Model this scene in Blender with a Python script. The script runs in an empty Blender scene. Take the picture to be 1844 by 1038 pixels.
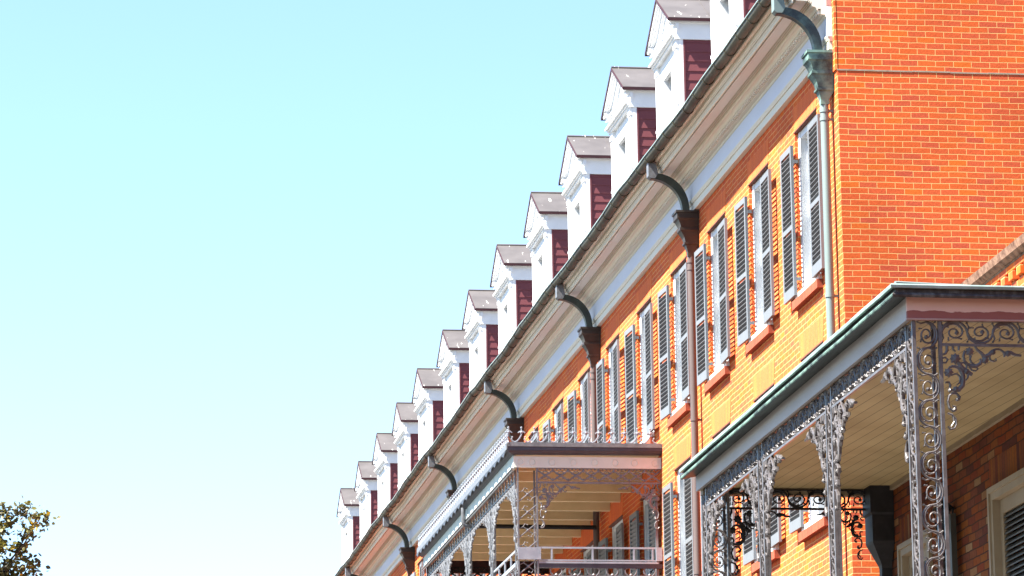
import bpy, math, random
from mathutils import Vector, Matrix
random.seed(7)
S = bpy.context.scene
COL = S.collection

# ------------------------------------------------------------------ camera
FPX, PITCH, YAW, ROLL = 6946.0, 0.2069, 0.1456, -0.0128
fwd = Vector((math.sin(YAW)*math.cos(PITCH), math.cos(YAW)*math.cos(PITCH), math.sin(PITCH)))
rt0 = Vector((math.cos(YAW), -math.sin(YAW), 0.0))
up0 = rt0.cross(fwd)
rt = rt0*math.cos(ROLL) + up0*math.sin(ROLL)
upv = -rt0*math.sin(ROLL) + up0*math.cos(ROLL)
cd = bpy.data.cameras.new('camera')
cam = bpy.data.objects.new('camera', cd)
COL.objects.link(cam)
m3 = Matrix((rt, upv, -fwd)).transposed()
cam.matrix_world = Matrix.Translation((0, 0, 1.6)) @ m3.to_4x4()
cd.sensor_fit = 'HORIZONTAL'
cd.sensor_width = 36.0
cd.lens = 36.0*FPX/1844.0
cd.clip_start = 0.5
cd.clip_end = 3000.0
S.camera = cam

# ------------------------------------------------------------------ sky and sun
LIGHT = Vector((1.0, 0.20, -1.45)).normalized()          # direction the sunlight travels
SUN_EL = math.asin(-LIGHT.z)
SUN_AZ = math.atan2(-LIGHT.x, -LIGHT.y)
W = bpy.data.worlds.new('World')
S.world = W
W.use_nodes = True
wn, wl = W.node_tree.nodes, W.node_tree.links
wn.clear()
sky = wn.new('ShaderNodeTexSky')
sky.sky_type = 'NISHITA'
sky.sun_disc = False
sky.sun_elevation = SUN_EL
sky.sun_rotation = SUN_AZ
sky.air_density = 1.0
sky.dust_density = 0.0
sky.ozone_density = 4.0
bg = wn.new('ShaderNodeBackground')
bg.inputs['Strength'].default_value = 0.054
wo = wn.new('ShaderNodeOutputWorld')
wl.new(sky.outputs[0], bg.inputs[0])
wl.new(bg.outputs[0], wo.inputs[0])
sd = bpy.data.lights.new('sun', 'SUN')
sd.energy = 5.0
sd.angle = math.radians(0.5)
sd.color = (1.0, 0.93, 0.82)
sun = bpy.data.objects.new('sun', sd)
COL.objects.link(sun)
sun.rotation_euler = LIGHT.to_track_quat('-Z', 'Y').to_euler()
sun.location = (-20, 0, 60)
S.view_settings.view_transform = 'Standard'
S.view_settings.look = 'None'
S.view_settings.exposure = 2.65
S.view_settings.gamma = 1.0
S.cycles.max_bounces = 8
S.cycles.diffuse_bounces = 5


# ------------------------------------------------------------------ materials
def newmat(name, rough=0.7, metal=0.0, spec=0.3):
    m = bpy.data.materials.new(name)
    m.use_nodes = True
    n, l = m.node_tree.nodes, m.node_tree.links
    b = n.get('Principled BSDF')
    b.inputs['Roughness'].default_value = rough
    b.inputs['Metallic'].default_value = metal
    b.inputs['Specular IOR Level'].default_value = spec
    return m, n, l, b


def ramp(n, stops, interp='LINEAR'):
    r = n.new('ShaderNodeValToRGB')
    r.color_ramp.interpolation = interp
    e = r.color_ramp.elements
    while len(e) < len(stops):
        e.new(0.5)
    for i, (p, c) in enumerate(stops):
        e[i].position = p
        e[i].color = (c[0], c[1], c[2], 1)
    return r


def mottle(name, c1, c2, scale=6.0, rough=0.7, metal=0.0, spec=0.3, stretch=(1, 1, 1), lo=0.35, hi=0.65, bump=0.0):
    m, n, l, b = newmat(name, rough, metal, spec)
    tc = n.new('ShaderNodeTexCoord')
    mp = n.new('ShaderNodeMapping')
    mp.inputs['Scale'].default_value = stretch
    nz = n.new('ShaderNodeTexNoise')
    nz.inputs['Scale'].default_value = scale
    nz.inputs['Detail'].default_value = 6
    nz.inputs['Roughness'].default_value = 0.65
    r = ramp(n, [(lo, c1), (hi, c2)])
    l.new(tc.outputs['Object'], mp.inputs[0])
    l.new(mp.outputs[0], nz.inputs['Vector'])
    l.new(nz.outputs['Fac'], r.inputs[0])
    l.new(r.outputs[0], b.inputs['Base Color'])
    if bump:
        bp = n.new('ShaderNodeBump')
        bp.inputs['Strength'].default_value = bump
        bp.inputs['Distance'].default_value = 0.02
        l.new(nz.outputs['Fac'], bp.inputs['Height'])
        l.new(bp.outputs[0], b.inputs['Normal'])
    return m


def brickmat(name, stops, mortar, bw=0.215, rh=0.070, ms=0.0055, stainscale=0.5, stain=0.22, offset=0.5, bump=0.5, jitter=0.004):
    m, n, l, b = newmat(name, 0.9, 0, 0.15)
    tc = n.new('ShaderNodeTexCoord')
    sp = n.new('ShaderNodeSeparateXYZ')
    l.new(tc.outputs['Object'], sp.inputs[0])
    ad = n.new('ShaderNodeMath')
    l.new(sp.outputs[0], ad.inputs[0])
    l.new(sp.outputs[1], ad.inputs[1])
    cb = n.new('ShaderNodeCombineXYZ')
    l.new(ad.outputs[0], cb.inputs[0])
    l.new(sp.outputs[2], cb.inputs[1])
    # hand-laid irregularity
    nj = n.new('ShaderNodeTexNoise')
    nj.inputs['Scale'].default_value = 2.3
    nj.inputs['Detail'].default_value = 3
    l.new(cb.outputs[0], nj.inputs['Vector'])
    js = n.new('ShaderNodeVectorMath')
    js.operation = 'SUBTRACT'
    js.inputs[1].default_value = (0.5, 0.5, 0.5)
    l.new(nj.outputs['Color'], js.inputs[0])
    jm = n.new('ShaderNodeVectorMath')
    jm.operation = 'SCALE'
    jm.inputs['Scale'].default_value = jitter*6
    l.new(js.outputs[0], jm.inputs[0])
    ja = n.new('ShaderNodeVectorMath')
    l.new(cb.outputs[0], ja.inputs[0])
    l.new(jm.outputs[0], ja.inputs[1])
    bt = n.new('ShaderNodeTexBrick')
    bt.offset = offset
    bt.inputs['Color1'].default_value = (0, 0, 0, 1)
    bt.inputs['Color2'].default_value = (1, 1, 1, 1)
    bt.inputs['Mortar'].default_value = (0.5, 0.5, 0.5, 1)
    bt.inputs['Scale'].default_value = 1.0
    bt.inputs['Brick Width'].default_value = bw
    bt.inputs['Row Height'].default_value = rh
    bt.inputs['Mortar Size'].default_value = ms
    bt.inputs['Mortar Smooth'].default_value = 0.25
    bt.inputs['Bias'].default_value = 0.0
    l.new(ja.outputs[0], bt.inputs['Vector'])
    r = ramp(n, stops)
    l.new(bt.outputs['Color'], r.inputs[0])
    # grain inside the bricks
    ng = n.new('ShaderNodeTexNoise')
    ng.inputs['Scale'].default_value = 38
    ng.inputs['Detail'].default_value = 4
    l.new(cb.outputs[0], ng.inputs['Vector'])
    mg = n.new('ShaderNodeMix')
    mg.data_type = 'RGBA'
    mg.blend_type = 'OVERLAY'
    mg.inputs[0].default_value = 0.35
    l.new(r.outputs[0], mg.inputs[6])
    l.new(ng.outputs['Fac'], mg.inputs[7])
    # weather stains
    ns = n.new('ShaderNodeTexNoise')
    ns.inputs['Scale'].default_value = stainscale
    ns.inputs['Detail'].default_value = 7
    ns.inputs['Roughness'].default_value = 0.7
    l.new(cb.outputs[0], ns.inputs['Vector'])
    rs = ramp(n, [(0.38, (0.62, 0.55, 0.52)), (0.56, (1, 1, 1))])
    l.new(ns.outputs['Fac'], rs.inputs[0])
    mstn = n.new('ShaderNodeMix')
    mstn.data_type = 'RGBA'
    mstn.blend_type = 'MULTIPLY'
    mstn.inputs[0].default_value = stain*2
    mm = n.new('ShaderNodeMix')
    mm.data_type = 'RGBA'
    l.new(bt.outputs['Fac'], mm.inputs[0])
    l.new(mg.outputs[2], mm.inputs[6])
    mm.inputs[7].default_value = (*mortar, 1)
    l.new(mm.outputs[2], mstn.inputs[6])
    l.new(rs.outputs[0], mstn.inputs[7])
    l.new(mstn.outputs[2], b.inputs['Base Color'])
    inv = n.new('ShaderNodeMath')
    inv.operation = 'SUBTRACT'
    inv.inputs[0].default_value = 1.0
    l.new(bt.outputs['Fac'], inv.inputs[1])
    hh = n.new('ShaderNodeMath')
    hh.operation = 'MULTIPLY_ADD'
    l.new(ng.outputs['Fac'], hh.inputs[0])
    hh.inputs[1].default_value = 0.3
    l.new(inv.outputs[0], hh.inputs[2])
    bp = n.new('ShaderNodeBump')
    bp.inputs['Strength'].default_value = bump
    bp.inputs['Distance'].default_value = 0.006
    l.new(hh.outputs[0], bp.inputs['Height'])
    l.new(bp.outputs[0], b.inputs['Normal'])
    return m


M = {}
RED = [(0.0, (0.46, 0.075, 0.034)), (0.12, (0.51, 0.086, 0.032)), (0.5, (0.57, 0.100, 0.022)), (0.8, (0.54, 0.090, 0.030)), (1.0, (0.60, 0.122, 0.017))]
M['brick'] = brickmat('orange_brick', RED, (0.66, 0.38, 0.145), ms=0.0042, stain=0.2)
M['arch'] = brickmat('orange_soldier_brick', [(0, (0.56, 0.105, 0.035)), (1, (0.64, 0.135, 0.035))], (0.66, 0.30, 0.12), bw=0.072, rh=0.60, ms=0.003, offset=0.0, stain=0.08)
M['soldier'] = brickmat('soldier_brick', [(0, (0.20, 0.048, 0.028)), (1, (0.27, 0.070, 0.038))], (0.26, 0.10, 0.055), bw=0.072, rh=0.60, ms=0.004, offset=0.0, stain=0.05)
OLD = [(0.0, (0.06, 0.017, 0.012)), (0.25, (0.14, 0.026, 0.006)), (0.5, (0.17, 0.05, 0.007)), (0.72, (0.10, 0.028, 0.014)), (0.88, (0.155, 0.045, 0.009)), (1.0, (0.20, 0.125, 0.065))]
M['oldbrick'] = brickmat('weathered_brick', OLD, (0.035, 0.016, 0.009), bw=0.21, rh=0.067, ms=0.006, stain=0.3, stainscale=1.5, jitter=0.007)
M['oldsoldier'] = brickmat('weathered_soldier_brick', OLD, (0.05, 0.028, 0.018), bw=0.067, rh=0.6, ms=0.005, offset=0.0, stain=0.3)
M['white'] = mottle('white_paint', (0.62, 0.64, 0.66), (0.68, 0.70, 0.72), 3.0, 0.55, 0, 0.3, (1, 0.25, 1))
M['cornice'] = mottle('cream_cornice_paint', (0.62, 0.57, 0.47), (0.67, 0.62, 0.52), 4.0, 0.6, 0, 0.2, (1, 0.2, 1), 0.3, 0.7)
M['soffit'] = mottle('beige_soffit_paint', (0.62, 0.62, 0.57), (0.67, 0.67, 0.62), 1.6, 0.65, 0, 0.2, (1, 0.3, 1), 0.3, 0.7)
M['friezeshade'] = mottle('sky_tinted_frieze_white', (0.49, 0.53, 0.62), (0.55, 0.59, 0.68), 2.2, 0.6, 0, 0.2, (1, 0.3, 1.2), 0.3, 0.7)  # white tinted blue: sky-lit shade under the eave put into the colour
M['copper'] = mottle('weathered_copper', (0.034, 0.023, 0.013), (0.085, 0.088, 0.062), 1.3, 0.55, 0.2, 0.4, (1, 1, 1), 0.38, 0.66)
M['lip'] = mottle('sunlit_copper_lip', (0.16, 0.22, 0.20), (0.30, 0.40, 0.38), 3.0, 0.4, 0.3, 0.5)  # copper lightened so the gutter edge reads as sunlit
M['verdigris'] = mottle('verdigris_copper', (0.030, 0.050, 0.050), (0.14, 0.24, 0.20), 5.0, 0.6, 0.1, 0.35, (1, 1, 1), 0.40, 0.62)
M['palegreen'] = mottle('pale_patina_pipe', (0.115, 0.155, 0.15), (0.15, 0.195, 0.19), 3.0, 0.5, 0.1, 0.4, (1, 1, 0.2))
M['copperdark'] = mottle('dark_blue_green_copper', (0.018, 0.026, 0.030), (0.075, 0.125, 0.115), 4.0, 0.5, 0.15, 0.4, (1, 1, 1), 0.48, 0.68)
M['greendark'] = mottle('shaded_green_copper', (0.010, 0.016, 0.015), (0.030, 0.046, 0.042), 3.0, 0.55, 0.1, 0.4)  # copper darkened to carry the shade of the gutter underside
M['bronze'] = mottle('dark_bronze_metal', (0.018, 0.020, 0.018), (0.045, 0.058, 0.048), 4.0, 0.45, 0.2, 0.5)
M['umber'] = mottle('umber_metal', (0.022, 0.015, 0.012), (0.036, 0.028, 0.022), 5.0, 0.5, 0.1, 0.4)
M['taupe'] = mottle('taupe_pipe', (0.075, 0.056, 0.053), (0.10, 0.076, 0.072), 3.0, 0.5, 0, 0.3, (1, 1, 0.2))
M['iron'] = mottle('grey_iron_paint', (0.050, 0.044, 0.044), (0.098, 0.090, 0.090), 14.0, 0.35, 0.0, 0.45)
M['rail'] = mottle('sunlit_rail_paint', (0.17, 0.195, 0.235), (0.23, 0.26, 0.30), 8.0, 0.4, 0.0, 0.5)  # iron paint lightened so rails and cresting look sunlit
M['ironblue'] = mottle('blue_grey_iron_paint', (0.075, 0.078, 0.086), (0.13, 0.136, 0.148), 10.0, 0.42, 0.0, 0.5)
M['irondark'] = mottle('dark_and_backlit_iron', (0.008, 0.007, 0.007), (0.016, 0.014, 0.015), 8.0, 0.6, 0.0, 0.2)  # dark iron, plus far-end lace with its backlit shade in the colour
M['gutterpurple'] = mottle('purple_grey_sheet_metal', (0.030, 0.036, 0.052), (0.044, 0.052, 0.070), 4.0, 0.5, 0.0, 0.4, (1, 1, 1))
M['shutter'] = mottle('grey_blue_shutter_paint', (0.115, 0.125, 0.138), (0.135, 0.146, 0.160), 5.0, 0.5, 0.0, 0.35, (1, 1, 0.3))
M['slat'] = mottle('shutter_slat_paint', (0.075, 0.076, 0.078), (0.095, 0.096, 0.098), 5.0, 0.55, 0.0, 0.3)  # frame paint darkened for the shaded undersides of the slats
M['darkshutter'] = mottle('dark_green_shutter_paint', (0.020, 0.018, 0.014), (0.032, 0.028, 0.021), 5.0, 0.5, 0.0, 0.3)
M['maroon'] = mottle('maroon_clapboard', (0.115, 0.030, 0.038), (0.140, 0.038, 0.045), 3.0, 0.6, 0.0, 0.3, (0.4, 1, 2))
M['edge'] = mottle('maroon_roof_edge', (0.030, 0.009, 0.011), (0.045, 0.013, 0.015), 4.0, 0.5)
M['pink'] = mottle('pink_fascia_paint', (0.30, 0.185, 0.165), (0.36, 0.235, 0.21), 3.0, 0.6)
M['palepink'] = mottle('pale_pink_fascia_paint', (0.46, 0.52, 0.48), (0.52, 0.58, 0.54), 3.0, 0.6)
M['headstrip'] = mottle('rusty_brown_lintel_paint', (0.10, 0.035, 0.022), (0.15, 0.055, 0.035), 4.0, 0.7)
M['trim'] = mottle('tan_trim_paint', (0.17, 0.125, 0.075), (0.21, 0.16, 0.10), 3.0, 0.6)
M['beam'] = mottle('cream_beam_paint', (0.54, 0.42, 0.245), (0.62, 0.49, 0.30), 2.5, 0.6)
M['greywood'] = mottle('grey_white_fascia', (0.31, 0.29, 0.285), (0.38, 0.36, 0.355), 2.0, 0.6, 0, 0.25, (1, 0.3, 1))
M['stone'] = mottle('grey_stone', (0.22, 0.17, 0.12), (0.34, 0.27, 0.20), 9.0, 0.85)
M['coping'] = mottle('stained_brick_coping', (0.07, 0.036, 0.026), (0.20, 0.12, 0.085), 14.0, 0.9, 0, 0.1, (1, 1, 1), 0.35, 0.6, 0.3)
M['pave'] = mottle('pale_paving', (0.030, 0.027, 0.023), (0.045, 0.040, 0.034), 1.5, 0.9)
M['asphalt'] = mottle('asphalt', (0.030, 0.030, 0.030), (0.045, 0.044, 0.042), 20.0, 0.9)
M['roofslate'] = mottle('grey_slate_roof', (0.10, 0.095, 0.10), (0.15, 0.145, 0.14), 5.0, 0.7)
M['bark'] = mottle('bark', (0.06, 0.042, 0.03), (0.11, 0.085, 0.06), 12.0, 0.9, 0, 0.1, (1, 1, 0.3), 0.35, 0.65, 0.6)
m, n, l, b = newmat('window_glass', 0.05, 0.0, 0.6)
b.inputs['Base Color'].default_value = (0.03, 0.04, 0.05, 1)
M['glass'] = m


def dormer_roof_mat():
    m, n, l, b = newmat('taupe_metal_roof', 0.5, 0.0, 0.4)
    tc = n.new('ShaderNodeTexCoord')
    oi = n.new('ShaderNodeObjectInfo')
    mx = n.new('ShaderNodeMath')
    mx.operation = 'MULTIPLY'
    mx.inputs[1].default_value = 37.0
    l.new(oi.outputs['Random'], mx.inputs[0])
    va = n.new('ShaderNodeVectorMath')
    l.new(tc.outputs['Object'], va.inputs[0])
    l.new(mx.outputs[0], va.inputs[1])
    nz = n.new('ShaderNodeTexNoise')
    nz.inputs['Scale'].default_value = 2.5
    nz.inputs['Detail'].default_value = 6
    l.new(va.outputs[0], nz.inputs['Vector'])
    r = ramp(n, [(0.35, (0.062, 0.056, 0.055)), (0.65, (0.082, 0.075, 0.074))])
    l.new(nz.outputs['Fac'], r.inputs[0])
    # bird droppings run down the slope
    mp = n.new('ShaderNodeMapping')
    mp.inputs['Scale'].default_value = (9, 2.2, 2.2)
    l.new(va.outputs[0], mp.inputs[0])
    n2 = n.new('ShaderNodeTexNoise')
    n2.inputs['Scale'].default_value = 1.6
    n2.inputs['Detail'].default_value = 3
    l.new(mp.outputs[0], n2.inputs['Vector'])
    r2 = ramp(n, [(0.69, (0, 0, 0)), (0.73, (1, 1, 1))])
    l.new(n2.outputs['Fac'], r2.inputs[0])
    mi = n.new('ShaderNodeMix')
    mi.data_type = 'RGBA'
    l.new(r2.outputs[0], mi.inputs[0])
    l.new(r.outputs[0], mi.inputs[6])
    mi.inputs[7].default_value = (0.8, 0.78, 0.74, 1)
    l.new(mi.outputs[2], b.inputs['Base Color'])
    return m


M['dormerroof'] = dormer_roof_mat()


def plank_mat(name, c1, c2, width, angle, dark):
    m, n, l, b = newmat(name, 0.65, 0, 0.25)
    tc = n.new('ShaderNodeTexCoord')
    mp = n.new('ShaderNodeMapping')
    mp.inputs['Rotation'].default_value = (0, 0, angle)
    l.new(tc.outputs['Object'], mp.inputs[0])
    bt = n.new('ShaderNodeTexBrick')
    bt.offset = 0.37
    bt.inputs['Color1'].default_value = (0, 0, 0, 1)
    bt.inputs['Color2'].default_value = (1, 1, 1, 1)
    bt.inputs['Scale'].default_value = 1
    bt.inputs['Brick Width'].default_value = 40.0
    bt.inputs['Row Height'].default_value = width
    bt.inputs['Mortar Size'].default_value = 0.004
    bt.inputs['Mortar Smooth'].default_value = 0.2
    l.new(mp.outputs[0], bt.inputs['Vector'])
    r = ramp(n, [(0, c1), (1, c2)])
    l.new(bt.outputs['Color'], r.inputs[0])
    nz = n.new('ShaderNodeTexNoise')
    nz.inputs['Scale'].default_value = 2.2
    nz.inputs['Detail'].default_value = 6
    l.new(tc.outputs['Object'], nz.inputs['Vector'])
    rn = ramp(n, [(0.35, (0.8, 0.77, 0.72)), (0.65, (1, 1, 1))])
    l.new(nz.outputs['Fac'], rn.inputs[0])
    mu = n.new('ShaderNodeMix')
    mu.data_type = 'RGBA'
    mu.blend_type = 'MULTIPLY'
    mu.inputs[0].default_value = 1
    l.new(r.outputs[0], mu.inputs[6])
    l.new(rn.outputs[0], mu.inputs[7])
    mi = n.new('ShaderNodeMix')
    mi.data_type = 'RGBA'
    l.new(bt.outputs['Fac'], mi.inputs[0])
    l.new(mu.outputs[2], mi.inputs[6])
    mi.inputs[7].default_value = (*dark, 1)
    l.new(mi.outputs[2], b.inputs['Base Color'])
    return m


M['ceil'] = plank_mat('tan_ceiling_boards', (0.285, 0.215, 0.108), (0.335, 0.255, 0.13), 0.105, math.radians(90-3.2), (0.10, 0.068, 0.032))


def peel_mat():
    m, n, l, b = newmat('peeling_pink_paint', 0.65, 0, 0.25)
    tc = n.new('ShaderNodeTexCoord')
    sp = n.new('ShaderNodeSeparateXYZ')
    l.new(tc.outputs['Object'], sp.inputs[0])
    mp = n.new('ShaderNodeMapping')
    mp.inputs['Scale'].default_value = (9, 9, 30)
    l.new(tc.outputs['Object'], mp.inputs[0])
    nz = n.new('ShaderNodeTexNoise')
    nz.inputs['Scale'].default_value = 1
    nz.inputs['Detail'].default_value = 5
    l.new(mp.outputs[0], nz.inputs['Vector'])
    ma = n.new('ShaderNodeMath')
    ma.operation = 'MULTIPLY_ADD'
    ma.inputs[1].default_value = 0.055
    l.new(nz.outputs['Fac'], ma.inputs[0])
    l.new(sp.outputs[2], ma.inputs[2])
    mr = n.new('ShaderNodeMapRange')
    mr.inputs['From Min'].default_value = PEEL_Z
    mr.inputs['From Max'].default_value = PEEL_Z + 0.004
    l.new(ma.outputs[0], mr.inputs['Value'])
    r = ramp(n, [(0, (0.24, 0.085, 0.076)), (1, (0.60, 0.41, 0.37))])
    l.new(mr.outputs[0], r.inputs[0])
    l.new(r.outputs[0], b.inputs['Base Color'])
    return m


def streak_mat():
    m, n, l, b = newmat('streaked_dark_gutter', 0.55, 0.1, 0.4)
    tc = n.new('ShaderNodeTexCoord')
    mp = n.new('ShaderNodeMapping')
    mp.inputs['Scale'].default_value = (28, 28, 2.5)
    l.new(tc.outputs['Object'], mp.inputs[0])
    nz = n.new('ShaderNodeTexNoise')
    nz.inputs['Scale'].default_value = 1
    nz.inputs['Detail'].default_value = 6
    l.new(mp.outputs[0], nz.inputs['Vector'])
    r = ramp(n, [(0.32, (0.018, 0.014, 0.013)), (0.52, (0.04, 0.035, 0.034)), (0.72, (0.10, 0.10, 0.095))])
    l.new(nz.outputs['Fac'], r.inputs[0])
    l.new(r.outputs[0], b.inputs['Base Color'])
    return m


def leaf_mat():
    m, n, l, b = newmat('leaf', 0.5, 0, 0.4)
    g = n.new('ShaderNodeTexCoord')
    nz = n.new('ShaderNodeTexNoise')
    nz.inputs['Scale'].default_value = 2.6
    nz.inputs['Detail'].default_value = 4
    l.new(g.outputs['Object'], nz.inputs['Vector'])
    r = ramp(n, [(0.3, (0.032, 0.028, 0.016)), (0.44, (0.065, 0.058, 0.018)), (0.56, (0.14, 0.13, 0.022)), (0.66, (0.40, 0.24, 0.014))])
    l.new(nz.outputs['Fac'], r.inputs[0])
    l.new(r.outputs[0], b.inputs['Base Color'])
    b.inputs['Transmission Weight'].default_value = 0.0
    tr = n.new('ShaderNodeBsdfTranslucent')
    l.new(r.outputs[0], tr.inputs[0])
    mx = n.new('ShaderNodeMixShader')
    mx.inputs[0].default_value = 0.3
    out = n.get('Material Output')
    l.new(b.outputs[0], mx.inputs[1])
    l.new(tr.outputs[0], mx.inputs[2])
    l.new(mx.outputs[0], out.inputs[0])
    return m


M['leaf'] = leaf_mat()
M['streak'] = streak_mat()


# ------------------------------------------------------------------ mesh building
class MB:
    def __init__(self):
        self.v, self.f, self.sm = [], [], []

    def add(self, vs, fs, smooth=False):
        o = len(self.v)
        self.v.extend([tuple(p) for p in vs])
        for f in fs:
            self.f.append([i+o for i in f])
            self.sm.append(smooth)

    def box(self, x0, x1, y0, y1, z0, z1):
        vs = [(x0, y0, z0), (x1, y0, z0), (x1, y1, z0), (x0, y1, z0), (x0, y0, z1), (x1, y0, z1), (x1, y1, z1), (x0, y1, z1)]
        self.add(vs, [(0, 3, 2, 1), (4, 5, 6, 7), (0, 1, 5, 4), (1, 2, 6, 5), (2, 3, 7, 6), (3, 0, 4, 7)])

    def quad(self, a, b, c, d):
        self.add([a, b, c, d], [(0, 1, 2, 3)])

    def prism_y(self, prof, ys, smooth=False, offs=None, caps=True):
        # closed profile of (x, z) run along y
        n = len(prof)
        vs = []
        for j, y in enumerate(ys):
            dx, dz = offs[j] if offs else (0, 0)
            vs += [(x+dx, y, z+dz) for x, z in prof]
        fs = []
        for j in range(len(ys)-1):
            for i in range(n):
                k = (i+1) % n
                fs.append((j*n+i, (j+1)*n+i, (j+1)*n+k, j*n+k))
        self.add(vs, fs, smooth)
        if caps:
            self.add(vs[:n], [tuple(range(n))])
            self.add(vs[-n:], [tuple(reversed(range(n)))])

    def prism_x(self, prof, x0, x1):
        # closed profile of (y, z) run along x
        n = len(prof)
        vs = [(x0, y, z) for y, z in prof] + [(x1, y, z) for y, z in prof]
        fs = [(i, (i+1) % n, n+(i+1) % n, n+i) for i in range(n)] + [tuple(reversed(range(n))), tuple(range(n, 2*n))]
        self.add(vs, fs)

    def tube(self, pts, r, n=8, smooth=True, cap=True):
        pts = [Vector(p) for p in pts]
        rs = r if isinstance(r, (list, tuple)) else [r]*len(pts)
        rings = []
        t0 = (pts[1]-pts[0]).normalized()
        a = t0.orthogonal().normalized()
        for i, p in enumerate(pts):
            t = (pts[min(i+1, len(pts)-1)]-pts[max(i-1, 0)]).normalized()
            a = (a - t*a.dot(t)).normalized()
            bb = t.cross(a)
            rings.append([p + (a*math.cos(2*math.pi*k/n)+bb*math.sin(2*math.pi*k/n))*rs[i] for k in range(n)])
        vs = [q for rg in rings for q in rg]
        fs = []
        for i in range(len(pts)-1):
            for k in range(n):
                kk = (k+1) % n
                fs.append((i*n+k, i*n+kk, (i+1)*n+kk, (i+1)*n+k))
        self.add(vs, fs, smooth)
        if cap:
            self.add(rings[0], [tuple(reversed(range(n)))])
            self.add(rings[-1], [tuple(range(n))])

    def bar2d(self, P, pts, w, t):
        # flat cast bar following a 2-D path; P(u, v, n) gives the world point
        k = len(pts)
        ws = w if isinstance(w, (list, tuple)) else [w]*k
        vs = []
        for i in range(k):
            a = pts[max(i-1, 0)]
            c = pts[min(i+1, k-1)]
            dx, dy = c[0]-a[0], c[1]-a[1]
            L = math.hypot(dx, dy) or 1
            nx, ny = -dy/L*ws[i]/2, dx/L*ws[i]/2
            u, v = pts[i]
            vs += [P(u+nx, v+ny, -t*0.3), P(u, v, -t/2), P(u-nx, v-ny, -t*0.3), P(u-nx, v-ny, t*0.3), P(u, v, t/2), P(u+nx, v+ny, t*0.3)]
        fs = []
        for i in range(k-1):
            for j in range(6):
                jj = (j+1) % 6
                fs.append((i*6+j, i*6+jj, (i+1)*6+jj, (i+1)*6+j))
        fs += [tuple(range(5, -1, -1)), tuple(range((k-1)*6, k*6))]
        self.add(vs, fs)

    def blob2d(self, P, c, r, t, n=10, lobes=0):
        vs = []
        for s in (-1, 1):
            for i in range(n):
                a = 2*math.pi*i/n
                rr = r*(1 - (0.28 if lobes and i % 2 else 0))
                vs.append(P(c[0]+rr*math.cos(a), c[1]+rr*math.sin(a), s*t*0.3))
        vs += [P(c[0], c[1], -t*0.7), P(c[0], c[1], t*0.7)]
        fs = []
        for i in range(n):
            k = (i+1) % n
            fs += [(i, k, n+k, n+i), (k, i, 2*n), (n+i, n+k, 2*n+1)]
        self.add(vs, fs)

    def build(self, name, mat, parent=None, loc=None):
        # vertices are in world space unless loc is given (then they are local to the parent and placed at loc)
        me = bpy.data.meshes.new(name)
        vs = self.v
        if loc is None and parent is not None:
            p = parent
            off = Vector((0, 0, 0))
            while p is not None:
                off += p.location
                p = p.parent
            vs = [(a-off.x, b-off.y, c-off.z) for a, b, c in vs]
        me.from_pydata(vs, [], self.f)
        if any(self.sm):
            me.polygons.foreach_set('use_smooth', self.sm)
        me.materials.append(M[mat] if isinstance(mat, str) else mat)
        me.update()
        o = bpy.data.objects.new(name, me)
        COL.objects.link(o)
        if parent is not None:
            o.parent = parent
        if loc is not None:
            o.location = loc
        return o


def thing(name, label, cat, loc, group=None):
    o = bpy.data.objects.new(name, None)
    COL.objects.link(o)
    o.location = loc
    o.empty_display_size = 0.3
    o['label'] = label
    o['category'] = cat
    if group:
        o['group'] = group
    return o


def copy_part(o, parent, loc):
    c = o.copy()
    COL.objects.link(c)
    c.parent = parent
    c.location = loc
    for ch in o.children:
        d = ch.copy()
        COL.objects.link(d)
        d.parent = c
    return c


def structure(o):
    o['kind'] = 'structure'
    return o


# ------------------------------------------------------------------ ground
mb = MB()
mb.add([(-600, -200, -0.15), (600, -200, -0.15), (600, 1500, -0.15), (-600, 1500, -0.15)], [(0, 1, 2, 3)])
structure(mb.build('ground', 'pave'))
mb = MB()
mb.add([(-6.0, -60, -0.146), (4.0, -60, -0.146), (4.0, 200, -0.146), (-6.0, 200, -0.146)], [(0, 1, 2, 3)])
structure(mb.build('street', 'asphalt'))
mb = MB()
mb.box(4.0, 10.0, -60, 200, -0.145, 0.0)
structure(mb.build('pavement', 'pave'))

# ------------------------------------------------------------------ the long brick building
XW = 10.05
YC = 42.3
BAY = 8.29
WP = BAY/3
YE = YC + BAY*8
row = thing('brick_building', 'long orange brick row building with dormers, copper gutter and white cornice, running into the distance', 'building', (XW, YC, 0))

win_y = [44.03 + WP*k for k in range(24)]
floors = [(10.97, 15), (8.15, 9)]          # sill height, how many windows in view


def facade():
    mb = MB()
    ops = []
    for z0, cnt in floors:
        for k in range(cnt):
            ops.append((win_y[k]-0.6, win_y[k]+0.6, z0, z0+2.1))
    ys = sorted(set([YC, YE] + [o[0] for o in ops] + [o[1] for o in ops]))
    zs = sorted(set([0, 14.1] + [o[2] for o in ops] + [o[3] for o in ops]))
    for i in range(len(ys)-1):
        for j in range(len(zs)-1):
            cy, cz = (ys[i]+ys[i+1])/2, (zs[j]+zs[j+1])/2
            if any(o[0] < cy < o[1] and o[2] < cz < o[3] for o in ops):
                continue
            mb.quad((XW, ys[i], zs[j]), (XW, ys[i], zs[j+1]), (XW, ys[i+1], zs[j+1]), (XW, ys[i+1], zs[j]))
    for a, b_, c, d in ops:
        e = XW+0.30
        mb.quad((XW, a, c), (e, a, c), (e, a, d), (XW, a, d))
        mb.quad((XW, b_, c), (XW, b_, d), (e, b_, d), (e, b_, c))
        mb.quad((XW, a, c), (XW, b_, c), (e, b_, c), (e, a, c))
        mb.quad((XW, a, d), (e, a, d), (e, b_, d), (XW, b_, d))
    return mb


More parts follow.
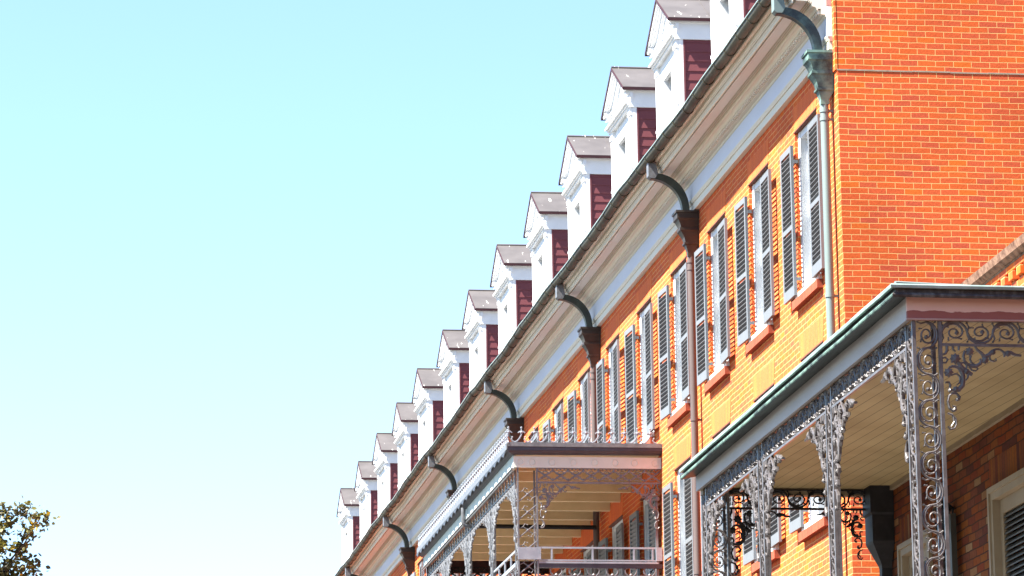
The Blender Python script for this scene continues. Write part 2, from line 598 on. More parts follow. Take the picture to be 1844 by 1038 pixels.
facade().build('facade_wall', 'brick', row)
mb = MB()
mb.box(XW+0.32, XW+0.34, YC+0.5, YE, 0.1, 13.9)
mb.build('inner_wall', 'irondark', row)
# gable wall facing the camera, upper stage set back behind a stone ledge
mb = MB()
LEDGE = 13.235
mb.quad((XW, YC, 0), (XW+9, YC, 0), (XW+9, YC, LEDGE), (XW, YC, LEDGE))
mb.prism_x([(YC+0.004, LEDGE), (YC+0.4, LEDGE), (YC+0.4, 17.5), (YC+0.004, 17.5)], XW-0.02, XW+9)
mb.build('gable_wall', 'brick', row)
mb = MB()
xs = [XW+0.0+i*0.45 for i in range(21)]
for i in range(20):
    dz = random.uniform(-0.004, 0.004)
    mb.box(xs[i], xs[i+1]-0.004, YC-0.004, YC+0.012, LEDGE-0.010+dz, LEDGE+0.008+dz)
mb.build('stone_ledge', 'stone', row)
# roof
mb = MB()
mb.prism_y([(9.5, 14.30), (16.5, 19.2), (23.5, 14.30)], [YC+0.41, YE])
mb.build('roof', 'roofslate', row)
mb = MB()
mb.box(XW+9, 23.0, YC, YE, 0, 14.2)
mb.build('rear_block', 'brick', row)

# cornice
crown = [(9.62, 14.32), (9.462, 14.32), (9.462, 14.215), (9.470, 14.200), (9.486, 14.195), (9.494, 14.187), (9.514, 14.196), (9.514, 14.150), (9.521, 14.138), (9.530, 14.137), (9.534, 14.120), (9.548, 14.130), (9.548, 14.094), (9.556, 14.091), (9.560, 14.060), (9.576, 14.055), (9.578, 14.125), (9.62, 14.125)]
soff = [(9.621, 14.30), (9.621, 14.090), (9.752, 14.088), (9.752, 14.30)]
bed = [(9.753, 14.30), (9.753, 14.097), (9.762, 14.097), (9.762, 14.073), (9.771, 14.073), (9.771, 14.090), (9.778, 14.090), (9.778, 14.060), (9.789, 14.058), (9.789, 14.078), (9.797, 14.078), (9.800, 14.030), (9.812, 14.020), (9.828, 14.019), (9.842, 14.012), (9.854, 13.998), (9.858, 13.978),
       (9.872, 13.978), (9.872, 13.995), (9.906, 13.995), (9.906, 13.930), (9.93, 13.928), (9.955, 13.926), (9.958, 13.905), (9.972, 13.895), (9.973, 14.30)]
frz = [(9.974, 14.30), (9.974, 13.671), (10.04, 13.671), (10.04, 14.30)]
arch = [(9.975, 13.669), (9.955, 13.664), (9.957, 13.645), (9.966, 13.630), (9.973, 13.614), (9.986, 13.612), (9.988, 13.600), (9.984, 13.599), (9.984, 13.512), (10.047, 13.508), (10.047, 13.669)]
ycs = [YC+0.12] + [YC+0.42+2.4*i for i in range(1, 28) if YC+0.42+2.4*i < YE] + [YE]
wob = [(0.0, 0.0)] + [(random.uniform(-0.003, 0.003), random.uniform(-0.007, 0.007)) for _ in ycs[1:]]
mb = MB()
mb.prism_y(crown, ycs, False, wob)
cornice = mb.build('cornice', 'cornice', row)
for nm, pf, mt in (('soffit', soff, 'soffit'), ('bed_mould', bed, 'cornice'), ('frieze_board', frz, 'friezeshade'), ('lower_mould', arch, 'cornice')):
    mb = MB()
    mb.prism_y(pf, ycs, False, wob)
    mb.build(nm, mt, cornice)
# dentil band: one toothed strip
vs, fs = [], []
y = YC+0.14
while y < YE:
    for yy, xx in ((y, 9.898), (y+0.001, 9.868), (y+0.055, 9.868), (y+0.056, 9.898)):
        vs += [(xx, yy, 13.937), (xx, yy, 13.984), (9.9055, yy, 13.984), (9.9055, yy, 13.937)]
    y += 0.098
for j in range(len(vs)//4-1):
    for k in range(4):
        kk = (k+1) % 4
        fs.append((j*4+k, j*4+kk, (j+1)*4+kk, (j+1)*4+k))
mb = MB()
mb.add(vs, fs)
mb.build('dentil_band', 'cornice', cornice)
# end block on the cornice beside the gable
mb = MB()
mb.box(9.973, XW-0.003, YC+0.10, YC+0.118, 13.66, 14.03)
mb.build('cornice_end', 'white', row)
mb = MB()
mb.box(9.968, XW-0.023, YC+0.098, YC+0.118, 14.033, 14.6)
mb.build('end_flashing', 'pink', row)
mb = MB()
mb.box(9.995, XW-0.003, YC+0.099, YC+0.119, 13.60, 13.655)
mb.build('end_foot', 'pink', row)

mb = MB()
mb.prism_y([(9.37, 14.262), (9.37, 14.268), (9.60, 14.36), (9.60, 14.354)], [YC+0.41, YE])  # added hidden sheet that stops sun leaking behind the gutter
mb.build('gutter_sun_shield', 'copper', row)
# half-round copper gutter with soldered seams
ysg = [YC+0.08+i*0.7 for i in range(int((YE-YC)/0.7)+1)]
offs, ph = [], 0.0
for i, y in enumerate(ysg):
    offs.append((random.uniform(-0.006, 0.006), 0.016*math.sin(y*0.75)+0.010*math.sin(y*1.9+1)+random.uniform(-0.006, 0.006)))
cx, cz, r = 9.390, 14.238, 0.068
outer = [(cx+r*math.cos(a), cz+r*math.sin(a)) for a in [math.pi+math.pi*i/12 for i in range(13)]]
inner = [(cx+(r-0.012)*math.cos(a), cz+(r-0.012)*math.sin(a)) for a in [2*math.pi-math.pi*i/12 for i in range(13)]]
mb = MB()
mb.prism_y(outer+inner, ysg, True, offs)
for i, y in enumerate(ysg):
    dx, dz = offs[i]
    ring = [(cx+(r+0.006)*math.cos(a)+dx, y, cz+(r+0.006)*math.sin(a)+dz) for a in [math.pi+math.pi*k/10 for k in range(11)]]
    mb.tube(ring, 0.007, 4, False)
gutter = mb.build('gutter', 'copper', row)
mb = MB()
mb.prism_y([(cx-r-0.016, cz+0.008), (cx-r-0.016, cz+0.022), (cx-r+0.012, cz+0.022), (cx-r+0.012, cz+0.008)], ysg, False, offs)
mb.build('lip', 'lip', gutter)


# ------------------------------------------------------------------ windows of the long building
def shutter_mesh(y0, y1, z0, z1):
    # frame and slats of an open louvred shutter, in window space (x<0 is towards the street)
    fr, sl = MB(), MB()
    xa, xb = -0.088, -0.052
    st = 0.055
    fr.box(xa, xb, y0, y0+st, z0, z1)
    fr.box(xa, xb, y1-st, y1, z0, z1)
    zm = z0 + (z1-z0)*0.46
    fr.box(xa, xb, y0+st, y1-st, z0, z0+0.13)
    fr.box(xa, xb, y0+st, y1-st, zm-0.03, zm+0.03)
    fr.box(xa, xb, y0+st, y1-st, z1-0.075, z1)
    # strap hinges and a latch
    for hz in (z0+0.2, z1-0.2):
        yy = y0 if y0 > 0 else y1
        fr.box(xb-0.004, 0.0, yy-0.006, yy+0.006, hz-0.02, hz+0.02)
    for a, b_ in ((z0+0.13, zm-0.03), (zm+0.03, z1-0.075)):
        cnt = int((b_-a)/0.060)
        for i in range(cnt):
            z = a + 0.028 + (b_-a-0.03)*i/cnt
            dx, dz = 0.022, 0.022
            c0 = Vector(((xa+xb)/2, 0, z))
            p = [(-dx+0.003, dz-0.006), (-dx+0.003, dz+0.003), (dx, -dz+0.004), (dx, -dz-0.006)]
            vs = [(c0.x+q[0], yy, c0.z+q[1]) for yy in (y0+st, y1-st) for q in p]
            sl.add(vs, [(0, 4, 5, 1), (1, 5, 6, 2), (2, 6, 7, 3), (3, 7, 4, 0)])
    return fr, sl


def make_window(parent, loc):
    mb = MB()
    H = 2.1
    mb.box(0.05, 0.24, 0.53, 0.598, 0.0, H-0.02)
    mb.box(0.05, 0.24, -0.598, -0.53, 0.0, H-0.02)
    mb.box(0.05, 0.24, -0.53, 0.53, H-0.10, H-0.02)
    mb.box(0.04, 0.05, 0.50, 0.598, 0.0, H-0.02)
    mb.box(0.04, 0.05, -0.598, -0.50, 0.0, H-0.02)
    w = mb.build('window', 'white', parent, loc)
    mb = MB()
    mb.box(-0.045, 0.24, -0.64, 0.64, 0.003, 0.075)
    mb.build('wood_sill', 'white', w, (0, 0, 0))
    mb = MB()
    mb.box(-0.075, 0.02, -0.70, 0.70, -0.105, 0.0)
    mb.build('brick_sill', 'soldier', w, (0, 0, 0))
    mb = MB()
    mb.prism_x([(-0.60, H), (0.60, H), (0.70, H+0.30), (-0.70, H+0.30)], -0.004, 0.02)
    mb.build('lintel', 'arch', w, (0, 0, 0))
    mb = MB()
    mb.box(-0.012, 0.045, -0.62, 0.62, H-0.018, H-0.001)
    mb.build('head_strip', 'headstrip', w, (0, 0, 0))
    mb = MB()
    for (za, zb, x) in ((0.075, 1.06, 0.20), (1.03, H-0.10, 0.16)):
        mb.box(x, x+0.035, -0.53, -0.47, za, zb)
        mb.box(x, x+0.035, 0.47, 0.53, za, zb)
        mb.box(x, x+0.035, -0.47, 0.47, za, za+0.06)
        mb.box(x, x+0.035, -0.47, 0.47, zb-0.05, zb)
        for yy in (-0.16, 0.16):
            mb.box(x+0.005, x+0.03, yy-0.012, yy+0.012, za+0.06, zb-0.05)
        mb.box(x+0.006, x+0.029, -0.47, 0.47, (za+zb)/2-0.012, (za+zb)/2+0.012)
    mb.build('sash', 'white', w, (0, 0, 0))
    mb = MB()
    mb.box(0.205, 0.215, -0.50, 0.50, 0.1, H-0.12)
    mb.build('pane', 'glass', w, (0, 0, 0))
    for s in (1, -1):
        a, b_ = (0.475, 1.065) if s > 0 else (-1.065, -0.475)
        fr, sl = shutter_mesh(a, b_, 0.05, 1.905)
        # one mesh per shutter: slats take the second material slot
        o = fr.build('shutter', 'shutter', w, (0, 0, 0))
        nf = len(fr.f)
        me = bpy.data.meshes.new('shutter')
        k = len(fr.v)
        me.from_pydata(fr.v + sl.v, [], fr.f + [[i+k for i in f] for f in sl.f])
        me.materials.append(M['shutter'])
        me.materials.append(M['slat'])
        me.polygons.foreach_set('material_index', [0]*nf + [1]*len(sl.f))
        me.update()
        o.data = me
    return w


proto = None
for z0, cnt in floors:
    for k in range(cnt):
        loc = (0, win_y[k]-YC, z0)
        if proto is None:
            proto = make_window(row, loc)
        else:
            copy_part(proto, row, loc)


def swing(win):
    for ch in win.children:
        if ch.name.startswith('shutter'):
            left = sum(v.co.y for v in list(ch.data.vertices)[:8]) > 0
            a = math.radians(random.uniform(0.0, 3.2))*(-1 if left else 1)
            hx, hy = -0.05, (0.475 if left else -0.475)
            ch.rotation_euler = (random.uniform(-0.004, 0.004), 0, -a)
            c_, s_ = math.cos(-a), math.sin(-a)
            ch.location = (hx-(c_*hx-s_*hy), hy-(s_*hx+c_*hy), random.uniform(-0.008, 0.008))


for ch_ in row.children:
    if ch_.name.startswith('window'):
        swing(ch_)

# ------------------------------------------------------------------ dormers
DORM = [(48.60, 0), (52.733, 0), (56.62, 0), (60.9, 0), (64.95, 0), (69.2, 0), (73.35, 0), (77.4, 0), (81.7, 0), (85.9, 0), (90.0, 0), (94.2, 0), (98.4, 0)]


def make_dormer(parent, loc):
    # local origin: facade plane, dormer axis, z = 14.2
    HW = 0.865
    mb = MB()
    zt = 2.05                                   # underside of the entablature
    # front wall with an opening, corner pilasters
    WH = 0.40
    mb.box(0.0, 0.06, -HW, -WH, 0.2, zt)
    mb.box(0.0, 0.06, WH, HW, 0.2, zt)
    mb.box(0.0, 0.06, -WH, WH, 1.78, zt)
    mb.box(0.0, 0.06, -WH, WH, 0.2, 0.42)
    for s in (-1, 1):
        a, b_ = sorted((s*WH, s*(WH+0.03)))
        mb.box(0.06, 0.28, a, b_, 0.3, 1.9)
    for s in (-1, 1):
        a, b_ = sorted((s*(HW-0.19), s*(HW-0.02)))
        mb.box(-0.035, 0.0, a, b_, 0.3, zt-0.12)
        mb.box(-0.05, 0.0, a-0.015, b_+0.015, zt-0.12, zt-0.004)
        mb.box(-0.045, 0.0, a-0.01, b_+0.01, 1.1, 1.14)
        a, b_ = sorted((s*WH, s*(WH+0.09)))
        mb.box(-0.035, 0.0, a, b_, 0.42, 1.85)
    mb.box(-0.03, 0.0, -0.6, 0.6, 0.36, 0.42)
    # tympanum
    mb.prism_x([(-HW, 2.29), (HW, 2.29), (0, 2.29+HW*0.575)], 0.0, 0.06)
    d = mb.build('dormer', 'white', parent, loc)
    # entablature wrapping front and cheeks
    mb = MB()
    mb.box(-0.03, 1.6, -HW-0.012, HW+0.012, zt, 2.29)
    mb.box(-0.055, 1.6, -HW-0.03, HW+0.03, 2.29, 2.315)
    mb.box(-0.075, 1.6, -HW-0.05, HW+0.05, 2.315, 2.335)
    for (xx, za, zb) in ((-0.065, zt-0.004, zt+0.03), (-0.09, zt+0.0302, zt+0.055), (-0.125, zt+0.0552, zt+0.085)):
        mb.box(xx, -0.031, -HW-0.01, HW+0.01, za, zb)
    # raking cornice of the pediment
    for s in (-1, 1):
        for (x0, x1, a, b_) in ((-0.15, -0.001, -0.030, -0.002), (-0.115, -0.001, -0.052, -0.031), (-0.085, -0.001, -0.075, -0.053), (-0.05, -0.001, -0.135, -0.076), (-0.03, -0.001, -0.16, -0.136)):
            e = 0.915
            sl = 0.575
            zr = 2.335 + 0.94*sl
            pr = [(0, zr+a), (0, zr+b_), (s*e, zr+b_-e*sl), (s*e, zr+a-e*sl)]
            if s > 0:
                pr = pr[::-1]
            mb.prism_x(pr, x0, x1)
        # scroll-shaped cornice return
        a, b_ = sorted((s*(HW-0.13), s*(HW+0.04)))
        mb.box(-0.14, -0.03, a, b_, 2.30, 2.36)
        mb.box(-0.11, -0.03, a+0.015, b_-0.01, 2.25, 2.30)
        mb.box(-0.07, -0.03, a+0.03, b_-0.02, 2.20, 2.25)
    mb.build('entablature', 'white', d, (0, 0, 0))
    # roof
    mb = MB()
    sl = 0.575
    zr = 2.335 + 0.94*sl
    L = 4.2
    for s in (-1, 1):
        t = 0.018
        vs = [(-0.155, 0, zr), (L, 0, zr), (L, s*0.945, zr-0.945*sl), (-0.155, s*0.945, zr-0.945*sl)]
        vs += [(x, y, z+t) for x, y, z in vs]
        mb.add(vs, [(4, 5, 6, 7), (0, 1, 5, 4), (1, 2, 6, 5), (2, 3, 7, 6), (3, 0, 4, 7), (3, 2, 1, 0)])
        for xx in (0.47, 1.3, 2.1):               # standing joints
            vs = [(xx-0.008, 0, zr+t), (xx+0.008, 0, zr+t), (xx+0.008, s*0.945, zr+t-0.945*sl), (xx-0.008, s*0.945, zr+t-0.945*sl)]
            vs += [(x, y, z+0.008) for x, y, z in vs]
            mb.add(vs, [(4, 5, 6, 7), (0, 1, 5, 4), (1, 2, 6, 5), (2, 3, 7, 6), (3, 0, 4, 7)])
    mb.tube([(-0.16, 0, zr+0.022), (L, 0, zr+0.022)], 0.022, 6)
    mb.build('dormer_roof', 'dormerroof', d, (0, 0, 0))
    mb = MB()
    for s in (-1, 1):
        vs = [(-0.158, s*0.948, zr-0.945*sl-0.035), (L, s*0.948, zr-0.945*sl-0.035), (L, s*0.948, zr-0.945*sl+0.012), (-0.158, s*0.948, zr-0.945*sl+0.012)]
        vs += [(x, y+s*0.006, z) for x, y, z in vs]
        mb.add(vs, [(4, 5, 6, 7), (0, 1, 5, 4), (1, 2, 6, 5), (2, 3, 7, 6), (3, 0, 4, 7)])
        pr = [(0, zr-0.022), (0, zr+0.012), (s*0.954, zr+0.012-0.954*sl), (s*0.954, zr-0.03-0.954*sl)]
        if s > 0:
            pr = pr[::-1]
        mb.prism_x(pr, -0.168, -0.1555)
    mb.build('roof_edge', 'edge', d, (0, 0, 0))
    # clapboard cheeks
    mb = MB()
    for s in (-1, 1):
        z = 0.2
        ph_ = 0.139
        while z < zt-0.01:
            z1 = min(z+ph_, zt-0.002)
            ya, yb = s*(HW-0.004), s*(HW-0.013)
            vs = [(0.085, ya, z), (3.6, ya, z), (3.6, yb, z1), (0.085, yb, z1)]
            vs += [(x, s*(HW-0.05), zz) for x, y, zz in vs]
            f = [(0, 1, 2, 3), (0, 4, 5, 1), (0, 3, 7, 4), (3, 2, 6, 7)]
            mb.add(vs, f if s < 0 else [q[::-1] for q in f])
            z += ph_
        a, b_ = sorted((s*(HW-0.055), s*(HW+0.004)))
        mb.box(0.0605, 0.0845, a, b_, 0.2, zt-0.003)
    mb.build('cheek_siding', 'maroon', d, (0, 0, 0))
    mb = MB()
    for (za, zb, x) in ((0.42, 1.12, 0.235), (1.08, 1.78, 0.20)):
        mb.box(x, x+0.03, -0.399, -0.35, za, zb)
        mb.box(x, x+0.03, 0.35, 0.399, za, zb)
        mb.box(x, x+0.03, -0.35, 0.35, za, za+0.05)
        mb.box(x, x+0.03, -0.35, 0.35, zb-0.05, zb)
        for yy in (-0.12, 0.12):
            mb.box(x+0.004, x+0.026, yy-0.012, yy+0.012, za+0.05, zb-0.05)
    sash = mb.build('sash', 'white', d, (0, 0, 0))
    mb = MB()
    mb.box(0.25, 0.256, -0.38, 0.38, 0.44, 1.76)
    mb.build('pane', 'glass', d, (0, 0, 0))
    return d


proto = None
for yy, _ in DORM:
    loc = (0, yy-YC, 14.2)
    if proto is None:
        proto = make_dormer(row, loc)
    else:
        c_ = copy_part(proto, row, (random.uniform(-0.008, 0.008), loc[1], loc[2]+random.uniform(-0.012, 0.012)))
        c_.rotation_euler = (random.uniform(-0.006, 0.006), random.uniform(-0.004, 0.004), random.uniform(-0.008, 0.008))


# ------------------------------------------------------------------ downspouts (gooseneck, leader head, pipe)
def make_spout(parent, loc, mats):
    # local origin on the facade plane at ground level
    g_mat, h_mat, p_mat = mats
    X = lambda x: x-XW
    mb = MB()
    mb.tube([(X(9.945), 0, 0.1), (X(9.945), 0, 12.90)], 0.05, 14)
    for z in (12.80, 12.70, 10.6, 8.5, 6.0, 3.0):
        mb.tube([(X(9.945), 0, z-0.02), (X(9.945), 0, z+0.02)], 0.058, 14)
        mb.box(X(9.99), -0.002, -0.012, 0.012, z-0.015, z+0.015)
    pipe = mb.build('downspout', p_mat, parent, loc)
    # leader head: tiers
    tiers = [(13.492, 9.722, .165), (13.462, 9.722, .165), (13.460, 9.738, .15), (13.385, 9.738, .15), (13.365, 9.760, .135), (13.31, 9.785, .118), (13.262, 9.80, .105), (13.258, 9.782, .118), (13.225, 9.782, .118),
             (13.205, 9.80, .105), (13.13, 9.845, .085), (13.062, 9.862, .072), (13.058, 9.845, .085), (13.035, 9.845, .085), (13.02, 9.87, .07), (12.93, 9.895, .052), (12.87, 9.897, .05)]
    mb = MB()
    back = [0.004]*12 + [0.004]*5
    rings = []
    for i, (z, xf, hw) in enumerate(tiers):
        xb = 10.046 if z > 12.95 else 9.993
        rings.append([(X(xf), -hw, z), (X(xb), -hw, z), (X(xb), hw, z), (X(xf), hw, z)])
    vs = [p for rg in rings for p in rg]
    fs = [(3, 2, 1, 0)]
    for i in range(len(rings)-1):
        for k in range(4):
            kk = (k+1) % 4
            fs.append((i*4+k, i*4+kk, (i+1)*4+kk, (i+1)*4+k))
    mb.add(vs, [f[::-1] for f in fs])
    mb.build('leader_head', h_mat, pipe, (0, 0, 0))
    # gooseneck from the gutter outlet down to the leader head
    mb = MB()
    oe, ie = [], []
    K = 14
    for i in range(K+1):
        a = math.pi/2*(1-i/K)
        oe.append((9.46+0.475*math.cos(a), 13.485+0.545*math.sin(a)**0.9))
        ie.append((9.40+0.435*math.cos(a)**1.05, 13.485+0.465*math.sin(a)**0.9))
    hw = 0.055
    vs = []
    for (a, b_), (c, d) in zip(oe, ie):
        vs += [(X(a), -hw, b_), (X(a), hw, b_), (X(c), hw, d), (X(c), -hw, d)]
    fs = []
    for i in range(K):
        for k in range(4):
            kk = (k+1) % 4
            fs.append((i*4+k, i*4+kk, (i+1)*4+kk, (i+1)*4+k))
    mb.add(vs, fs, False)
    mb.build('gooseneck', g_mat, pipe, (0, 0, 0))
    mb = MB()
    prof_ = [(9.365, 14.19), (9.365, 13.985), (9.395, 13.955), (9.46, 13.955), (9.50, 14.02), (9.47, 14.185)]
    mb.prism_y([(X(a), b_) for a, b_ in prof_], [-0.075, 0.075])
    mb.build('outlet', 'ironblue' if g_mat != 'copperdark' else 'palegreen', pipe, (0, 0, 0))
    return pipe


SPY = [42.56, 50.86, 59.06, 67.4, 75.7, 83.9, 92.2]
sp_green = make_spout(row, (0, SPY[0]-YC, 0), ('copperdark', 'verdigris', 'palegreen'))
sp_green['label'] = 'pale green patina downspout beside the gable corner'
sp_brown = make_spout(row, (0, SPY[1]-YC, 0), ('bronze', 'umber', 'taupe'))
for yy in SPY[2:]:
    copy_part(sp_brown, row, (0, yy-YC, 0))

# ------------------------------------------------------------------ cast-iron ornament
SP = 1790.0
BR = [
    ([(120, 290), (160, 272), (200, 275), (240, 292), (268, 330), (285, 380), (288, 440), (275, 500), (235, 540), (190, 548)], [20, 24, 26, 30, 36, 40, 40, 42, 44, 30]),
    ([(150, 380), (185, 362), (215, 362), (245, 390), (252, 430), (240, 470), (205, 492)], [12, 14, 14, 15, 15, 14, 10]),
    ([(320, 85), (300, 150), (310, 200), (340, 240), (390, 265), (450, 265), (500, 235), (512, 200), (498, 175)], [22, 22, 22, 24, 34, 36, 30, 22, 14]),
    ([(392, 140), (378, 185), (395, 225), (430, 245)], [18, 18, 18, 12]),
    ([(290 + 45*math.cos(a), 272 + 45*math.sin(a)) for a in [2*math.pi*i/12 for i in range(13)]], [17]*13),
    ([(225, 215), (290, 300), (340, 330), (395, 372)], [34, 40, 42, 30]),
    ([(360, 270), (400, 315), (440, 322), (468, 300), (455, 278)], [14]*5),
    ([(352, 350), (345, 400), (320, 435), (290, 425)], [14]*4),
    ([(440, 20), (470, 70), (520, 110), (555, 150), (562, 225)], [18, 20, 26, 40, 40]),
    ([(560, 150), (610, 130), (655, 80), (700, 58), (750, 62), (790, 95), (835, 105)], [34, 40, 30, 18, 16, 18, 26]),
    ([(610, 140), (625, 190), (665, 205), (695, 195), (690, 170)], [18, 16, 16, 16, 10]),
    ([(835, 105), (880, 100), (930, 125), (1000, 132)], [34, 34, 24, 20]),
    ([(770, 70), (800, 115), (795, 150)], [14, 18, 12]),
    ([(105, 25), (105, 80), (85, 120), (55, 130)], [24, 24, 22, 18]),
    ([(175, 25), (180, 70), (205, 95)], [18, 16, 12]),
    ([(250, 25), (245, 80)], [20, 16]),
    ([(45, 175), (80, 165), (110, 190), (85, 230), (45, 230)], [16]*5),
    ([(70, 465), (115, 462), (130, 500), (115, 545), (180, 565), (245, 560)], [16, 18, 20, 20, 24, 20]),
    ([(110, 625), (150, 592), (205, 600), (238, 640), (225, 670), (195, 675)], [20, 20, 20, 22, 20, 14]),
    ([(112, 620), (92, 690), (110, 770), (150, 805), (185, 785), (180, 755), (150, 745)], [20, 20, 20, 22, 24, 20, 12]),
    ([(85, 830), (140, 850), (180, 900), (185, 960), (160, 1010), (110, 1020), (85, 985)], [14, 20, 20, 20, 20, 20, 12]),
    ([(150, 870), (160, 930), (120, 990)], [14, 14, 10]),
]
BB = [((200, 180), 58), ((115, 345), 50), ((375, 92), 46), ((560, 190), 40), ((195, 545), 34), ((840, 108), 34), ((210, 665), 20), ((165, 790), 22), ((120, 560), 22), ((660, 95), 30), ((330, 330), 34)]


def bracket(mb, P, s=1.0, t=0.03, sgn=1):
    # u runs away from the column (sgn flips it), v runs down from the rail
    f = lambda p: (sgn*(p[0]-45)/SP*s, -(p[1]-20)/SP*s)
    for pts, ws in BR:
        mb.bar2d(P, [f(p) for p in pts], [w*1.3/SP*s for w in ws], t)
    for c, r_ in BB:
        mb.blob2d(P, f(c), r_*1.2/SP*s, t*1.2, 16, 1)


def rinceau(mb, P, L, cell, a, bw=0.016, t=0.02, knobs=True):
    # running scroll along u, centred on v = 0
    n_ = max(1, round(L/cell))
    c = L/n_
    for i in range(n_):
        s = 1 if i % 2 == 0 else -1
        x0 = c*(i+0.5)
        R = c*0.5
        k = min(1.0, a/R)
        arc = [(x0-R*math.cos(math.pi*j/10), s*R*k*math.sin(math.pi*j/10)) for j in range(11)]
        mb.bar2d(P, arc, [bw*(0.8+0.5*math.sin(math.pi*j/10)) for j in range(11)], t)
        sp_ = []
        for j in range(27):
            q = j/26
            rr = (1-0.80*q**0.75)
            th = math.pi - s*q*2*math.pi*1.55
            sp_.append((x0+R*0.98*rr*math.cos(th), s*0.0+R*0.98*k*rr*math.sin(th)))
        mb.bar2d(P, sp_, [bw*(1.0-0.35*j/26) for j in range(27)], t)
        mb.blob2d(P, sp_[-1], bw*1.05, t*1.1, 8)
        if knobs:
            for q, r1, r2 in ((0.9, 0.60, 0.80), (2.3, 0.62, 0.84), (3.9, 0.64, 0.86), (5.2, 0.6, 0.8)):
                p1 = (x0+R*r1*math.cos(q*s), R*k*r1*math.sin(q*s))
                p2 = (x0+R*r2*math.cos(q*s+0.22), R*k*r2*math.sin(q*s+0.22))
                mb.bar2d(P, [p1, p2], [bw*0.7, bw*0.35], t*0.8)
                mb.blob2d(P, p2, bw*0.5, t*0.9, 6)
            for vv in (-1, 1):
                mb.bar2d(P, [(x0-R, 0), (x0-R*0.86, vv*a*0.55), (x0-R*1.0, vv*a*0.86)], [bw*0.9, bw*0.7, bw*0.4], t)
                mb.blob2d(P, (x0-R*1.0, vv*a*0.86), bw*0.55, t, 6)


def PX(x, y, z, sy=1):                    # panel in a plane of constant x
    return lambda u, v, n_: (x+n_, y+sy*u, z+v)


def PY(x, y, z):                          # panel in a plane of constant y
    return lambda u, v, n_: (x+u, y+n_, z+v)


def PZX(x, y, z):                         # upright scroll, plane of constant x: u runs down
    return lambda u, v, n_: (x+n_, y+v, z-u)


def PZY(x, y, z):
    return lambda u, v, n_: (x+v, y+n_, z-u)


# ------------------------------------------------------------------ near house and its gallery
XN = 7.79
NY0, NY1 = 12.0, 31.5
house = thing('brick_house', 'near dark weathered brick house wall under the right-hand gallery, with shuttered windows', 'house', (XN, NY1, 0))
nops = [(26.45, 28.13, 3.9, 6.06), (30.0, 30.98, 3.9, 6.03)]
mb = MB()
ys = sorted(set([NY0, NY1]+[o[0] for o in nops]+[o[1] for o in nops]))
zs = sorted(set([0, 7.62]+[o[2] for o in nops]+[o[3] for o in nops]))
for i in range(len(ys)-1):
    for j in range(len(zs)-1):
        cy, cz = (ys[i]+ys[i+1])/2, (zs[j]+zs[j+1])/2
        if any(o[0] < cy < o[1] and o[2] < cz < o[3] for o in nops):
            continue
        mb.quad((XN, ys[i], zs[j]), (XN, ys[i], zs[j+1]), (XN, ys[i+1], zs[j+1]), (XN, ys[i+1], zs[j]))
for a, b_, c, d in nops:
    e = XN+0.2
    mb.quad((XN, a, c), (e, a, c), (e, a, d), (XN, a, d))
    mb.quad((XN, b_, c), (XN, b_, d), (e, b_, d), (e, b_, c))
    mb.quad((XN, a, d), (e, a, d), (e, b_, d), (XN, b_, d))
    mb.quad((e, a, c), (e, a, d), (e, b_, d), (e, b_, c))
mb.quad((XN, NY1, 0), (XN, NY1, 7.62), (XN+8, NY1, 7.62), (XN+8, NY1, 0))
mb.quad((XN, NY0, 0), (XN+8, NY0, 0), (XN+8, NY0, 7.62), (XN, NY0, 7.62))
mb.quad((XN, NY0, 7.62), (XN+8, NY0, 7.62), (XN+8, NY1, 7.62), (XN, NY1, 7.62))
mb.quad((XN+8, NY0, 0), (XN+8, NY1, 0), (XN+8, NY1, 7.62), (XN+8, NY0, 7.62))
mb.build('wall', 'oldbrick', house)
# corbelled brick parapet courses and stained coping
mb = MB()
mb.box(XN-0.05, XN+0.3, NY0, NY1, 7.62, 7.70)
mb.prism_y([(XN-0.06, 7.635), (XN-0.10, 7.665), (XN-0.11, 7.725), (XN+0.3, 7.80), (XN+0.3, 7.62)], [NY0, NY1])
mb.build('coping', 'coping', house)
mb = MB()
for i in range(90):
    y = NY0+i*0.2165
    mb.box(XN-0.055, XN-0.001, y, y+0.11, 7.50, 7.56)
mb.box(XN-0.045, XN-0.001, NY0, NY1, 7.575, 7.619)
mb.box(XN-0.03, XN-0.002, NY0, NY1, 7.40, 7.475)
mb.build('brick_corbel', 'brick', house)


